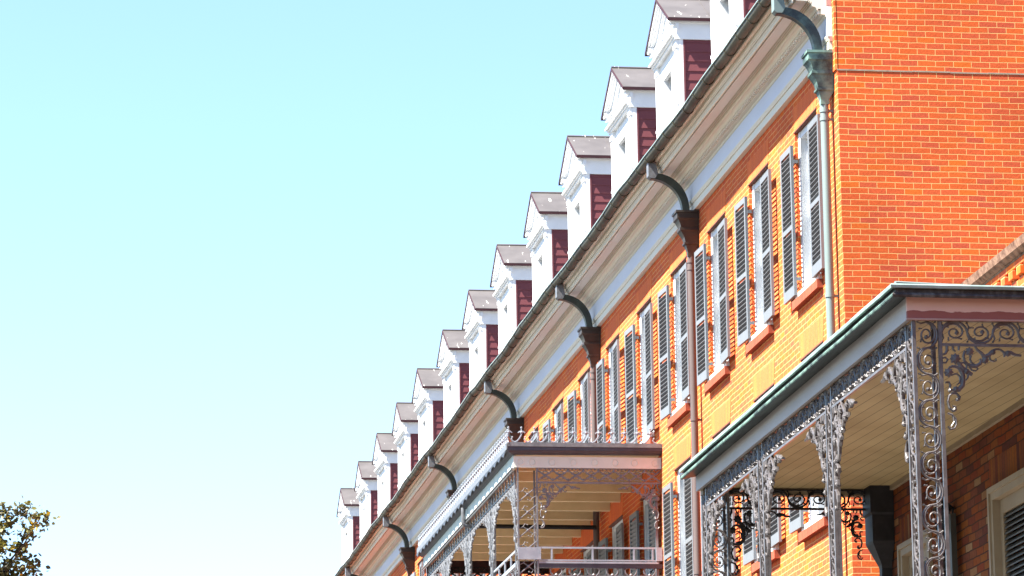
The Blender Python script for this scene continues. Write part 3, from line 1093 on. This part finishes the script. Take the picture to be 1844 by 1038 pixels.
def near_window(y0, y1, z0, z1):
    mb = MB()
    w = 0.085
    mb.box(XN-0.03, XN+0.12, y1-w, y1-0.002, z0, z1-0.002)
    mb.box(XN-0.03, XN+0.12, y0+0.002, y0+w, z0, z1-0.002)
    mb.box(XN-0.03, XN+0.12, y0+w, y1-w, z1-w, z1-0.002)
    mb.box(XN-0.045, XN-0.03, y1-0.03, y1+0.012, z0, z1+0.012)
    mb.box(XN-0.045, XN-0.03, y0-0.012, y1-0.03, z1-0.03, z1+0.012)
    wi = mb.build('window', 'trim', house)
    ym = (y0+y1)/2
    for a, b_ in ((y0+w, ym-0.002), (ym+0.002, y1-w)):
        fr = MB()
        xa, xb = XN+0.03, XN+0.065
        st = 0.075
        z1b = z1-w
        fr.box(xa, xb, a, a+st, z0, z1b)
        fr.box(xa, xb, b_-st, b_, z0, z1b)
        fr.box(xa, xb, a+st, b_-st, z1b-0.11, z1b)
        fr.box(xa, xb, a+st, b_-st, z0, z0+0.15)
        s = fr.build('shutter', 'trim', wi)
        sl = MB()
        z = z0+0.16
        while z < z1b-0.12:
            sl.add([(xa+0.004, a+st, z), (xa+0.004, b_-st, z), (xb-0.004, b_-st, z+0.045), (xb-0.004, a+st, z+0.045), (xa+0.004, a+st, z+0.012), (xa+0.004, b_-st, z+0.012)],
                   [(0, 1, 2, 3), (4, 5, 1, 0), (4, 3, 2, 5)])
            z += 0.042
        sl.build('louvres', 'darkshutter', wi)
    mb = MB()
    mb.prism_y([(XN-0.004, z1+0.013), (XN-0.004, z1+0.24), (XN+0.01, z1+0.24), (XN+0.01, z1+0.013)], [y0-0.02, y1+0.06])
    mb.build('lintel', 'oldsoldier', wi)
    return wi


for a in nops:
    near_window(*a)
# open dark shutter leaf folded back on the wall
mb = MB()
mb.box(XN-0.085, XN-0.04, 29.08, 29.15, 3.9, 6.03)
mb.box(XN-0.085, XN-0.04, 29.42, 29.50, 3.9, 6.03)
for i in range(40):
    z = 3.95+i*0.052
    mb.add([(XN-0.08, 29.15, z), (XN-0.08, 29.42, z), (XN-0.045, 29.42, z+0.045), (XN-0.045, 29.15, z+0.045)], [(0, 1, 2, 3)])
mb.box(XN-0.085, XN-0.04, 29.15, 29.42, 5.93, 6.03)
mb.build('open_shutter', 'darkshutter', house)
# dark leader head and pipe at the far corner
mb = MB()
rings = []
for z, hw, xf in [(6.60, .14, 7.585), (6.36, .14, 7.585), (6.34, .13, 7.60), (6.12, .13, 7.60), (6.10, .12, 7.605), (5.93, .06, 7.685), (5.90, .045, 7.69), (3.0, .045, 7.69), (0.1, .045, 7.69)]:
    xb = 7.786 if z > 6.0 else 7.775
    rings.append([(xf, 31.35-hw, z), (xb, 31.35-hw, z), (xb, 31.35+hw, z), (xf, 31.35+hw, z)])
vs = [p for rg in rings for p in rg]
fs = [(0, 1, 2, 3)]
for i in range(len(rings)-1):
    for k in range(4):
        kk = (k+1) % 4
        fs.append((i*4+kk, i*4+k, (i+1)*4+k, (i+1)*4+kk))
mb.add(vs, fs)
mb.build('downspout', 'irondark', house)

# wall lantern
lan = thing('wall_lantern', 'black carriage lantern on the shaded brick wall beside the iron corner column', 'lantern', (XN, 29.3, 5.9))
lx, ly, lz = 7.70, 29.28, 5.93
mb = MB()
for s1 in (-1, 1):
    for s2 in (-1, 1):
        mb.tube([(lx+s1*0.045, ly+s2*0.045, lz), (lx+s1*0.065, ly+s2*0.065, lz+0.16)], 0.006, 5)
mb.add([(lx-0.075, ly-0.075, lz+0.16), (lx+0.075, ly-0.075, lz+0.16), (lx+0.075, ly+0.075, lz+0.16), (lx-0.075, ly+0.075, lz+0.16), (lx-0.025, ly-0.025, lz+0.22), (lx+0.025, ly-0.025, lz+0.22), (lx+0.025, ly+0.025, lz+0.22), (lx-0.025, ly+0.025, lz+0.22)],
       [(3, 2, 1, 0), (4, 5, 6, 7), (0, 1, 5, 4), (1, 2, 6, 5), (2, 3, 7, 6), (3, 0, 4, 7)])
mb.tube([(lx, ly, lz+0.22), (lx, ly, lz+0.25), (lx, ly, lz+0.262), (lx, ly, lz+0.29)], [0.03, 0.045, 0.02, 0.012], 8)
mb.box(lx-0.05, lx+0.05, ly-0.05, ly+0.05, lz-0.02, lz)
mb.build('cage', 'irondark', lan)
mb = MB()
mb.box(lx-0.04, lx+0.04, ly-0.04, ly+0.04, lz+0.001, lz+0.155)
mb.build('pane', 'glass', lan)
mb = MB()
mb.tube([(XN-0.005, ly, lz-0.12), (lx, ly, lz-0.10), (lx, ly, lz-0.02)], 0.012, 6)
mb.box(XN-0.015, XN-0.002, ly-0.04, ly+0.04, lz-0.2, lz-0.05)
mb.build('bracket', 'irondark', lan)

# ---- near iron gallery
GY0, GY1 = 24.2, 31.55
GX = 6.17
ZC = 6.573
PEEL_Z = 0.0
gal = thing('iron_gallery', 'near iron lace gallery with green copper roof and tan board ceiling', 'gallery', (GX, GY0, 0), 'cast iron galleries')
# ceiling
mb = MB()
mb.box(GX+0.01, XN-0.003, GY0+0.01, GY1-0.02, ZC+0.012, ZC+0.05)
mb.build('ceiling', 'ceil', gal)
mb = MB()
mb.box(XN-0.035, XN-0.002, GY0+0.02, GY1-0.14, ZC-0.028, ZC+0.011)
mb.box(GX+0.03, XN-0.036, GY1-0.13, GY1-0.03, ZC-0.045, ZC+0.011)
mb.build('ceiling_trim', 'trim', gal)
# fascia boards
PEEL_Z = ZC + 0.052 + 0.0275
M['peel'] = peel_mat()
mb = MB()
mb.box(GX, GX+0.03, GY0+0.031, GY1, ZC-0.002, 6.735)
mb.build('fascia', 'greywood', gal)
mb = MB()
mb.box(GX, XN, GY0, GY0+0.03, ZC+0.006, 6.735)
mb.build('fascia', 'peel', gal)['label'] = 'peeling pink and maroon fascia board'
mb = MB()
mb.box(GX-0.004, XN, GY0-0.006, GY0+0.03, ZC-0.006, ZC+0.005)
mb.build('fascia_bead', 'pink', gal)
# ogee copper gutter along the front and the near end, mitred at the corner
gp = [(0.0, 6.700), (0.06, 6.690), (0.11, 6.676), (0.118, 6.674), (0.118, 6.706), (0.100, 6.710), (0.100, 6.732), (0.118, 6.735), (0.118, 6.752), (0.0, 6.752)]   # outward, z
bp_ = [(0.1185, 6.676), (0.125, 6.680), (0.128, 6.690), (0.125, 6.699), (0.1185, 6.704)]
lp_ = [(0.1185, 6.732), (0.136, 6.734), (0.139, 6.752), (0.132, 6.762), (0.1185, 6.761)]
gslope = lambda y: 0.020*(GY1-y)/(GY1-GY0)
ysn = [GY1+0.03] + [GY1-0.55*i for i in range(1, 14)]
jit = [random.uniform(-0.003, 0.003) for _ in ysn]


def gutter_run(prof_, end):
    mb = MB()
    n_ = len(prof_)
    if end:
        vs = [(GX-o, GY0-o, z+0.020) for o, z in prof_] + [(XN+0.5, GY0-o, z+0.012) for o, z in prof_]
        mb.add(vs, [(i, (i+1) % n_, n_+(i+1) % n_, n_+i) for i in range(n_)])
        return mb
    vs = []
    for y, j_ in zip(ysn, jit):
        vs += [(GX-o, y, z+gslope(y)+j_) for o, z in prof_]
    vs += [(GX-o, GY0-o, z+0.020) for o, z in prof_]
    fs = []
    for j in range(len(ysn)):
        for i in range(n_):
            k = (i+1) % n_
            fs.append((j*n_+i, j*n_+k, (j+1)*n_+k, (j+1)*n_+i))
    fs.append(tuple(range(n_)))
    mb.add(vs, fs)
    return mb


for end, body in ((False, 'greendark'), (True, 'streak')):
    g_ = gutter_run(gp, end).build('gutter', body, gal)
    gutter_run(bp_, end).build('bead', 'verdigris' if not end else 'streak', g_)  # front bead paler than the body: its sunlit strip is in the colour
    gutter_run(lp_, end).build('lip', 'lip', g_)
# copper roof with standing seams
mb = MB()
zr0, zr1 = 6.782, 6.90
mb.add([(GX-0.10, GY0-0.10, zr0), (XN, GY0+0.7, zr1), (XN, GY1, zr1), (GX-0.10, GY1, zr0)], [(0, 1, 2, 3)])
mb.add([(GX-0.10, GY0-0.10, zr0), (XN, GY0-0.10, zr0), (XN, GY0+0.7, zr1)], [(0, 1, 2)])
for i in range(14):
    y = GY0+0.75+i*0.5
    mb.add([(GX-0.09, y-0.01, zr0), (XN, y-0.01, zr1), (XN, y+0.01, zr1), (GX-0.09, y+0.01, zr0), (GX-0.09, y, zr0+0.02), (XN, y, zr1+0.02)], [(0, 1, 5, 4), (3, 4, 5, 2)])
mb.tube([(GX-0.1, GY0-0.1, zr0+0.008), (XN, GY0+0.7, zr1+0.012)], 0.014, 6)
mb.build('roof', 'palegreen', gal)
# columns of scrollwork
CX0, CX1 = 6.205, 6.405
cols = [24.22, 26.62, 29.02, 31.31]
ZT = ZC-0.002
ZB = 3.6


def iron_column(parent, name, x0, x1, y0, y1, zb, zt, mat, cell, style):
    mb = MB()
    b = 0.024
    for x in (x0, x1-b):
        for y in (y0, y1-b):
            mb.box(x, x+b, y, y+b, zb, zt)
    w = x1-x0-2*b
    for y in (y0+0.012,):
        if style == 'scroll':
            rinceau(mb, PZY((x0+x1)/2, y, zt-0.01), zt-zb-0.02, cell, w*0.46, 0.0135, 0.018)
        else:
            lattice(mb, PZY((x0+x1)/2, y, zt-0.25), zt-zb-0.25, w/2)
    for x in (x0+0.012,):
        if style == 'scroll':
            rinceau(mb, PZX(x, (y0+y1)/2, zt-0.01), zt-zb-0.02, cell, (y1-y0-2*b)*0.46, 0.0135, 0.018)
        else:
            lattice(mb, PZX(x, (y0+y1)/2, zt-0.25), zt-zb-0.25, (y1-y0)/2-b)
    return mb.build(name, mat, parent)


def lattice(mb, P, L, a):
    n_ = max(1, round(L/0.27))
    c = L/n_
    for i in range(n_):
        u = c*i
        mb.bar2d(P, [(u+c*0.92, -a), (u+c*0.12, a)], 0.018, 0.014)
        q = (u+c*0.52, 0)
        for vv in (-1, 1):
            mb.bar2d(P, [q, (u+c*0.52+vv*c*0.20, vv*a*0.55), (u+c*0.52+vv*c*0.36, vv*a*0.35), (u+c*0.52+vv*c*0.30, vv*a*0.05)], [0.014, 0.013, 0.012, 0.006], 0.012)
            mb.bar2d(P, [(u+c*0.52+vv*c*0.20, vv*a*0.55), (u+c*0.52+vv*c*0.10, vv*a*0.95)], [0.012, 0.007], 0.012)
            mb.blob2d(P, (u+c*0.52+vv*c*0.30, vv*a*0.05), 0.010, 0.014, 6)
        mb.blob2d(P, q, 0.026, 0.022, 10, 1)


for i, y in enumerate(cols):
    c = iron_column(gal, 'column', CX0, CX1 if i in (0, 3) else CX0+0.05, y, y+0.2, ZB, ZT, 'iron', 0.178, 'scroll')
    # lace brackets left and right of each column in the front plane
    if i > 0:
        mb = MB()
        bracket(mb, PX(CX0+0.012, y, ZT-0.165), 1.32, 0.03, -1)
        mb.build('bracket', 'iron', c)
    if i < 3:
        mb = MB()
        bracket(mb, PX(CX0+0.012, y+0.2, ZT-0.165), 1.32, 0.03, 1)
        mb.build('bracket', 'iron', c)
    if i in (0, 3):
        mb = MB()
        bracket(mb, PY(CX1, y+0.012 if i == 0 else y+0.1, ZT-0.165), 1.0, 0.022, 1)
        mb.build('bracket', 'iron' if i == 0 else 'irondark', c)  # far-end bracket in darker iron, backlit shade put into the paint
# friezes
mb = MB()
for i in range(3):
    a, b_ = cols[i]+0.2, cols[i+1]
    rinceau(mb, PX(CX0+0.012, a, ZT-0.075), b_-a, 0.178, 0.072, 0.017, 0.024)
    mb.box(CX0+0.002, CX0+0.022, a, b_, ZT-0.165, ZT-0.147)
    y = a
    while y < b_:
        mb.blob2d(PX(CX0+0.012, y, ZT-0.075), (0, 0.045), 0.016, 0.03, 8, 1)
        mb.blob2d(PX(CX0+0.012, y, ZT-0.075), (0, -0.045), 0.016, 0.03, 8, 1)
        y += 0.089
    mb.box(CX0+0.002, CX0+0.022, a, b_, ZT-0.006, ZT)
mb.build('frieze', 'iron', gal)
for y, mt in ((cols[0]+0.012, 'iron'), (cols[3]+0.1, 'irondark')):  # far frieze takes the darker iron to show it backlit
    mb = MB()
    rinceau(mb, PY(CX1, y, ZT-0.077), XN-CX1, 0.176, 0.072, 0.0135, 0.02)
    mb.box(CX1, XN, y-0.01, y+0.01, ZT-0.170, ZT-0.152)
    mb.box(CX1, XN, y-0.01, y+0.01, ZT-0.006, ZT)
    mb.build('end_frieze', mt, gal)
# bracket on the wall side of both ends
mb = MB()
bracket(mb, PY(XN-0.22, cols[3]+0.1, ZT-0.165), 0.75, 0.022, -1)
mb.build('wall_bracket', 'irondark', gal)  # iron darkened in colour to stand for its backlit side
# gallery floor and posts to the pavement
mb = MB()
mb.box(GX-0.05, XN-0.003, GY0, GY1, 3.42, 3.6)
mb.build('gallery_floor', 'greywood', gal)
for y in cols:
    mb = MB()
    mb.tube([(CX0+0.1, y+0.1, 0), (CX0+0.1, y+0.1, 3.42)], 0.05, 10)
    mb.build('post', 'irondark', gal)

# ------------------------------------------------------------------ far gallery on the long building
FY0, FY1 = 53.95, 64.65
FX = 7.90
fg = thing('iron_gallery', 'far iron lace gallery with crested roof edge projecting from the long brick facade', 'gallery', (FX, FY0, 0), 'cast iron galleries')
# roof deck, sheet-metal gutter edge
mb = MB()
mb.box(FX+0.0, XW-0.003, FY0+0.05, FY1, 10.66, 10.74)
mb.build('roof', 'gutterpurple', fg)
gp2 = [(0.0, 10.604), (0.03, 10.608), (0.07, 10.628), (0.088, 10.652), (0.10, 10.656), (0.10, 10.735), (0.0, 10.735)]
n_ = len(gp2)
mb = MB()
vs = [(FX-o, FY1, z) for o, z in gp2] + [(FX-o, FY0-o, z) for o, z in gp2] + [(XW-0.004, FY0-o, z+0.012) for o, z in gp2]
fs = []
for j in range(2):
    for i in range(n_):
        k = (i+1) % n_
        fs.append((j*n_+i, j*n_+k, (j+1)*n_+k, (j+1)*n_+i))
fs.append(tuple(range(n_)))
mb.add(vs, fs)
mb.build('gutter', 'gutterpurple', fg)
mb = MB()
mb.box(FX-0.114, FX-0.0995, FY0-0.112, FY1, 10.668, 10.752)
mb.box(FX-0.098, XW-0.004, FY0-0.112, FY0-0.099, 10.712, 10.765)
mb.box(FX-0.10, XW-0.004, FY0-0.099, FY0+0.05, 10.757, 10.775)
mb.box(FX-0.098, FX+0.1, FY0+0.05, FY1, 10.746, 10.757)
mb.build('gutter_lip', 'ironblue', fg)
# cresting of fleur finials
mb = MB()


def finial(mb, P, s=1.0):
    mb.bar2d(P, [(-0.085*s, 0.0), (-0.05*s, 0.015*s), (-0.02*s, 0.05*s), (0, 0.09*s), (0.0, 0.17*s)], [0.018, 0.022, 0.024, 0.020, 0.012], 0.014)
    mb.bar2d(P, [(0.085*s, 0.0), (0.05*s, 0.012*s), (0.03*s, 0.035*s), (0.045*s, 0.055*s)], [0.016, 0.018, 0.016, 0.010], 0.012)
    mb.bar2d(P, [(-0.042*s, 0.112*s), (-0.02*s, 0.128*s), (0.0, 0.120*s), (0.02*s, 0.128*s), (0.042*s, 0.112*s)], [0.016, 0.022, 0.024, 0.022, 0.016], 0.014)
    mb.blob2d(P, (0, 0.175*s), 0.013*s, 0.016, 8)
    mb.blob2d(P, (0, 0.12*s), 0.020*s, 0.022, 8)
    mb.blob2d(P, (0.045*s, 0.06*s), 0.012*s, 0.016, 6)


x = FX-0.08
while x < XW-0.05:
    finial(mb, PY(x, FY0-0.09, 10.775), 1.2)
    x += 0.187
y = FY0-0.05
while y < FY1:
    finial(mb, PX(FX-0.09, y, 10.757), 1.12)
    y += 0.187
mb.box(FX-0.098, FX-0.084, FY0-0.05, FY1, 10.757, 10.772)
mb.build('cresting', 'rail', fg)
# fascia: plain boards with round medallions
mb = MB()
mb.box(FX, FX+0.04, FY0+0.041, FY1, 10.415, 10.603)
mb.box(FX, XW-0.003, FY0, FY0+0.04, 10.425, 10.585)
fas = mb.build('fascia', 'palepink', fg)
mb = MB()
for i in range(8):
    x = [8.00, 8.17, 8.46, 8.77, 9.08, 9.38, 9.66, 9.96][i]
    ring = [(x+0.045*math.cos(a), FY0-0.002, 10.505+0.045*math.sin(a)) for a in [2*math.pi*k/16 for k in range(17)]]
    mb = MB()
    mb.tube(ring, 0.006, 5)
    mb.build('medallion', 'palepink', fas)
mb = MB()
y = FY0+0.02
while y < FY1:                            # hanging lambrequin teeth under the gutter
    pr = [(y, 10.668), (y, 10.652), (y+0.08, 10.650), (y+0.15, 10.625), (y+0.225, 10.602), (y+0.30, 10.625), (y+0.37, 10.650), (y+0.45, 10.652), (y+0.45, 10.668)]
    mb.prism_x(pr, FX-0.112, FX-0.1015)
    y += 0.45
mb.build('lambrequin', 'gutterpurple', fg)
mb = MB()
mb.tube([(FX-0.02, FY0+0.0, 10.41), (FX-0.02, FY1, 10.41)], 0.014, 6)
mb.tube([(FX-0.02, FY0+0.0, 10.365), (FX-0.02, FY1, 10.365)], 0.010, 6)
mb.build('conduit', 'ironblue', fg)
# ceiling boards and beams
mb = MB()
mb.box(FX+0.05, XW-0.004, FY0+0.05, FY1-0.02, 10.635, 10.655)
mb.build('ceiling', 'beam', fg)
y = FY0+0.62
while y < FY1-0.3:
    mb = MB()
    mb.box(FX+0.06, XW-0.004, y, y+0.08, 10.475, 10.634)
    mb.build('ceiling_beam', 'beam', fg)
    y += 0.94
# columns
FCX0, FCX1 = 7.95, 8.25
FZT = 10.425
FZB = 8.1
fcols = [53.96, 56.60, 59.30, 61.98, 64.35]
for i, y in enumerate(fcols):
    if i in (0, 4):
        c = iron_column(fg, 'column', FCX0, FCX1, y, y+0.28, FZB, FZT, 'ironblue', 0.2, 'lattice')
    else:
        c = iron_column(fg, 'column', FCX0, FCX0+0.06, y, y+0.22, FZB, FZT, 'ironblue', 0.2, 'lattice')
    w = 0.28 if i in (0, 4) else 0.22
    for sg, yy in ((-1, y), (1, y+w)):
        if (i == 0 and sg < 0) or (i == 4 and sg > 0):
            continue
        mb = MB()
        bracket(mb, PX(FCX0+0.012, yy, FZT-0.21), 1.45, 0.03, sg)
        bracket(mb, PX(FCX0+0.02, yy, FZT-0.17), 1.25, 0.03, sg)
        mb.build('bracket', 'ironblue', c)
    if i in (0, 4):
        mb = MB()
        bracket(mb, PY(FCX1, y+0.012, FZT-0.225), 1.15, 0.022, 1)
        mb.build('bracket', 'ironblue' if i == 0 else 'irondark', c)  # far-end bracket darkened in colour to read as a silhouette
mb = MB()
bracket(mb, PY(XW-0.02, FY0+0.022, FZT-0.225), 1.15, 0.022, -1)
mb.build('wall_bracket', 'ironblue', fg)
# front frieze: comb of spindles above lace
mb = MB()
y = fcols[0]+0.28
while y < fcols[4]:
    mb.box(FCX0+0.004, FCX0+0.018, y, y+0.07, FZT-0.155, FZT-0.02)
    mb.blob2d(PX(FCX0+0.012, y+0.035, FZT-0.115), (0, 0), 0.055, 0.03, 8)
    y += 0.30
mb.box(FCX0, FCX0+0.024, fcols[0]+0.28, fcols[4], FZT-0.012, FZT)
mb.box(FCX0, FCX0+0.024, fcols[0]+0.28, fcols[4], FZT-0.175, FZT-0.155)
rinceau(mb, PX(FCX0+0.012, fcols[0]+0.28, FZT-0.215), fcols[4]-fcols[0]-0.28, 0.11, 0.035, 0.014, 0.02, False)
mb.build('frieze', 'ironblue', fg)


def star_frieze(y, mat):
    mb = MB()
    L = XW-0.02-FCX1
    n_ = 8
    c = L/n_
    P = PY(FCX1, y, FZT-0.11)
    for i in range(n_):
        u = c*(i+0.5)
        for sg in (-1, 1):
            mb.bar2d(P, [(u-c/2, sg*0.075), (u-c*0.25, sg*0.035), (u, 0), (u+c*0.25, -sg*0.035), (u+c/2, -sg*0.075)], [0.016, 0.024, 0.030, 0.024, 0.016], 0.016)
            mb.bar2d(P, [(u-c*0.30, sg*0.02), (u-c*0.1, sg*0.06), (u+c*0.1, sg*0.06), (u+c*0.30, sg*0.02)], 0.012, 0.014)
        mb.blob2d(P, (u, 0), 0.026, 0.02, 8)
        mb.blob2d(P, (u-c/2, 0.07), 0.024, 0.02, 8)
        mb.blob2d(P, (u-c/2, -0.06), 0.02, 0.02, 8)
        for q in range(4):
            mb.blob2d(P, (u-c/2+c*q/4, 0.088), 0.013, 0.014, 6)
    mb.box(FCX1, XW-0.01, y-0.01, y+0.01, FZT-0.225, FZT-0.197)
    mb.box(FCX1, XW-0.01, y-0.01, y+0.01, FZT-0.014, FZT)
    return mb.build('end_frieze', mat, fg)


star_frieze(FY0+0.022, 'ironblue')
star_frieze(fcols[4]+0.14, 'irondark')  # same frieze in darker iron, its shade painted in
# railing: lower iron rail with scroll balusters, raised safety rail and corner box
mb = MB()
yr = FY0+0.03
mb.box(FCX1+0.0, XW-0.10, yr-0.012, yr+0.012, 9.262, 9.288)
mb.box(FCX1+0.0, XW-0.06, yr-0.015, yr+0.015, 9.085, 9.105)
mb.box(FCX1+0.0, XW-0.06, yr-0.02, yr+0.02, 9.048, 9.075)
for x in (8.44, 9.03, 9.63, 9.90):
    mb.box(x-0.012, x+0.012, yr-0.011, yr+0.011, 9.105, 9.262)
mb.box(FCX0+0.0, FCX1+0.03, yr-0.035, yr-0.016, 9.10, 9.275)
mb.box(XW-0.10, XW-0.012, yr-0.03, yr+0.03, 9.09, 9.285)
xr = FCX0+0.03
mb.box(xr-0.012, xr+0.012, fcols[0]+0.28, fcols[4], 9.262, 9.288)
mb.box(xr-0.015, xr+0.015, fcols[0]+0.28, fcols[4], 9.085, 9.105)
mb.box(xr-0.02, xr+0.02, fcols[0]+0.28, fcols[4], 9.048, 9.075)
y = FY0+0.9
while y < fcols[4]:
    mb.box(xr-0.011, xr+0.011, y-0.012, y+0.012, 9.105, 9.262)
    y += 0.62
mb.build('handrail', 'rail', fg)
mb = MB()
mb.box(FCX1, XW-0.01, yr-0.008, yr+0.03, 8.985, 9.047)
mb.build('rail_beam', 'gutterpurple', fg)


def baluster(mb, P):
    for s in (-1, 1):
        mb.bar2d(P, [(s*0.005, -0.16), (s*0.03, -0.12), (s*0.075, -0.075), (s*0.085, -0.03), (s*0.055, 0.0)], [0.016, 0.02, 0.02, 0.014, 0.010], 0.016)
        mb.bar2d(P, [(s*0.01, -0.30), (s*0.06, -0.36), (s*0.09, -0.45), (s*0.05, -0.55), (s*0.01, -0.50)], [0.016, 0.02, 0.02, 0.018, 0.010], 0.016)
        mb.bar2d(P, [(s*0.01, -0.60), (s*0.06, -0.66), (s*0.05, -0.78), (s*0.01, -0.82)], [0.016, 0.018, 0.016, 0.01], 0.016)
    mb.bar2d(P, [(0, -0.08), (0, -0.95)], 0.018, 0.018)
    for v, r_ in ((-0.10, 0.026), (-0.145, 0.034), (-0.24, 0.03), (-0.42, 0.03), (-0.6, 0.026)):
        mb.blob2d(P, (0, v), r_, 0.03, 8, 1)


mb = MB()
for i in range(6):
    baluster(mb, PY(8.50+0.27*i, yr, 8.985))
mb.box(FCX1, XW-0.02, yr-0.006, yr+0.006, 8.868, 8.88)
mb.box(FCX1, XW-0.02, yr-0.008, yr+0.008, 8.15, 8.18)
mb.build('balusters', 'ironblue', fg)
mb = MB()
y = fcols[0]+0.42
while y < fcols[4]-0.1:
    baluster(mb, PX(xr, y, 9.04))
    y += 0.27
mb.box(xr-0.008, xr+0.008, fcols[0]+0.28, fcols[4], 8.15, 8.18)
mb.build('balusters', 'ironblue', fg)
mb = MB()
for i in range(5):
    baluster(mb, PY(8.50+0.27*i, fcols[4]+0.14, 9.04))
mb.build('balusters', 'irondark', fg)  # far-end balusters darkened in colour as if backlit
# floor and supports
mb = MB()
mb.box(FX, XW-0.003, FY0, FY1, 7.98, 8.1)
mb.build('gallery_floor', 'greywood', fg)
for y in fcols:
    mb = MB()
    mb.tube([(FCX0+0.1, y+0.1, 0), (FCX0+0.1, y+0.1, 7.98)], 0.05, 10)
    mb.build('post', 'irondark', fg)
# far end board, drain pipes
mb = MB()
mb.box(FX+0.05, XW-0.004, FY1-0.06, FY1-0.02, 10.33, 10.634)
mb.build('end_board', 'edge', fg)
mb = MB()
mb.tube([(FX-0.06, 58.99, 10.60), (FX-0.06, 58.99, 10.36), (FX-0.03, 58.99, 10.325), (FCX0+0.06, 58.99, 10.315)], 0.036, 10)
mb.build('drain_pipe', 'ironblue', fg)
mb = MB()
mb.tube([(FCX0+0.06, 58.99, 10.315), (9.93, 58.99, 10.31)], 0.036, 10)
mb.build('drain_pipe', 'irondark', fg)

# ------------------------------------------------------------------ tree at the lower left
tree = thing('tree', 'leafy tree with browning green and yellow leaves, its top reaching into the lower left', 'tree', (-1.6, 60.0, 0))
random.seed(11)
mb = MB()
mb.tube([(-1.6, 60, 0), (-1.65, 60.05, 2.2), (-1.5, 59.9, 4.2), (-1.35, 60.0, 6.2), (-1.2, 60.1, 7.8)], [0.26, 0.2, 0.17, 0.13, 0.08], 10)
mb.build('trunk', 'bark', tree)
mb = MB()
clumps = []


def limb(p, q, r0, n_=5):
    p, q = Vector(p), Vector(q)
    pts = []
    for i in range(n_+1):
        t = i/n_
        j = Vector((random.uniform(-1, 1), random.uniform(-1, 1), random.uniform(-1, 1)))*0.10*math.sin(math.pi*t)
        pts.append(p.lerp(q, t)+j)
    mb.tube(pts, [r0*(1-0.85*i/n_) for i in range(n_+1)], 6)
    return pts


tops = [(0.72, 60.0, 10.62), (1.02, 60.1, 10.68), (1.32, 59.9, 10.52), (0.80, 60.0, 10.45), (0.62, 60.1, 10.3), (0.70, 59.9, 10.05), (1.15, 60.0, 10.32), (0.55, 60.2, 10.15), (1.02, 60.0, 10.05), (1.18, 60.1, 9.80), (1.0, 60.0, 9.58), (0.70, 59.9, 9.62), (0.5, 60.3, 9.5), (1.22, 60.2, 9.5)]
lows = []
for i in range(26):
    a = random.uniform(0, 2*math.pi)
    e = random.uniform(-0.3, 1.0)
    lows.append((-1.5+2.5*math.cos(a)*math.cos(e), 60+2.6*math.sin(a)*math.cos(e), 7.0+2.5*math.sin(e)))
hub = [(-1.35, 60.0, 5.6), (-1.3, 60, 6.6), (-1.2, 60.1, 7.6)]
for q in tops + lows:
    pts = limb(random.choice(hub[1:] if q in tops else hub), q, 0.05)
    for c in range(4):
        clumps.append((pts[-1-c//2], 0.16 if q in tops else 0.42, 52 if q in tops else 45))
mb.build('branches', 'bark', tree)
mb = MB()


def leaf(c, size):
    d = Vector((random.gauss(0, 1), random.gauss(0, 1), random.gauss(-0.3, 0.8))).normalized()
    s = d.orthogonal().normalized()
    s = (Matrix.Rotation(random.uniform(0, 6.28), 3, d) @ s)
    nrm = d.cross(s)
    w = size*0.42
    a = c
    pts = [a, a+d*size*0.35+s*w*0.8+nrm*size*0.05, a+d*size*0.7+s*w*0.6, a+d*size, a+d*size*0.7-s*w*0.6, a+d*size*0.35-s*w*0.8+nrm*size*0.05]
    mb.add(pts, [(0, 1, 2, 3), (0, 3, 4, 5)])


for c, rad, cnt in clumps:
    for i in range(cnt):
        p = Vector(c)+Vector((random.gauss(0, rad*0.55), random.gauss(0, rad*0.55), random.gauss(0, rad*0.45)))
        leaf(p, random.uniform(0.055, 0.10))
mb.build('crown', 'leaf', tree)
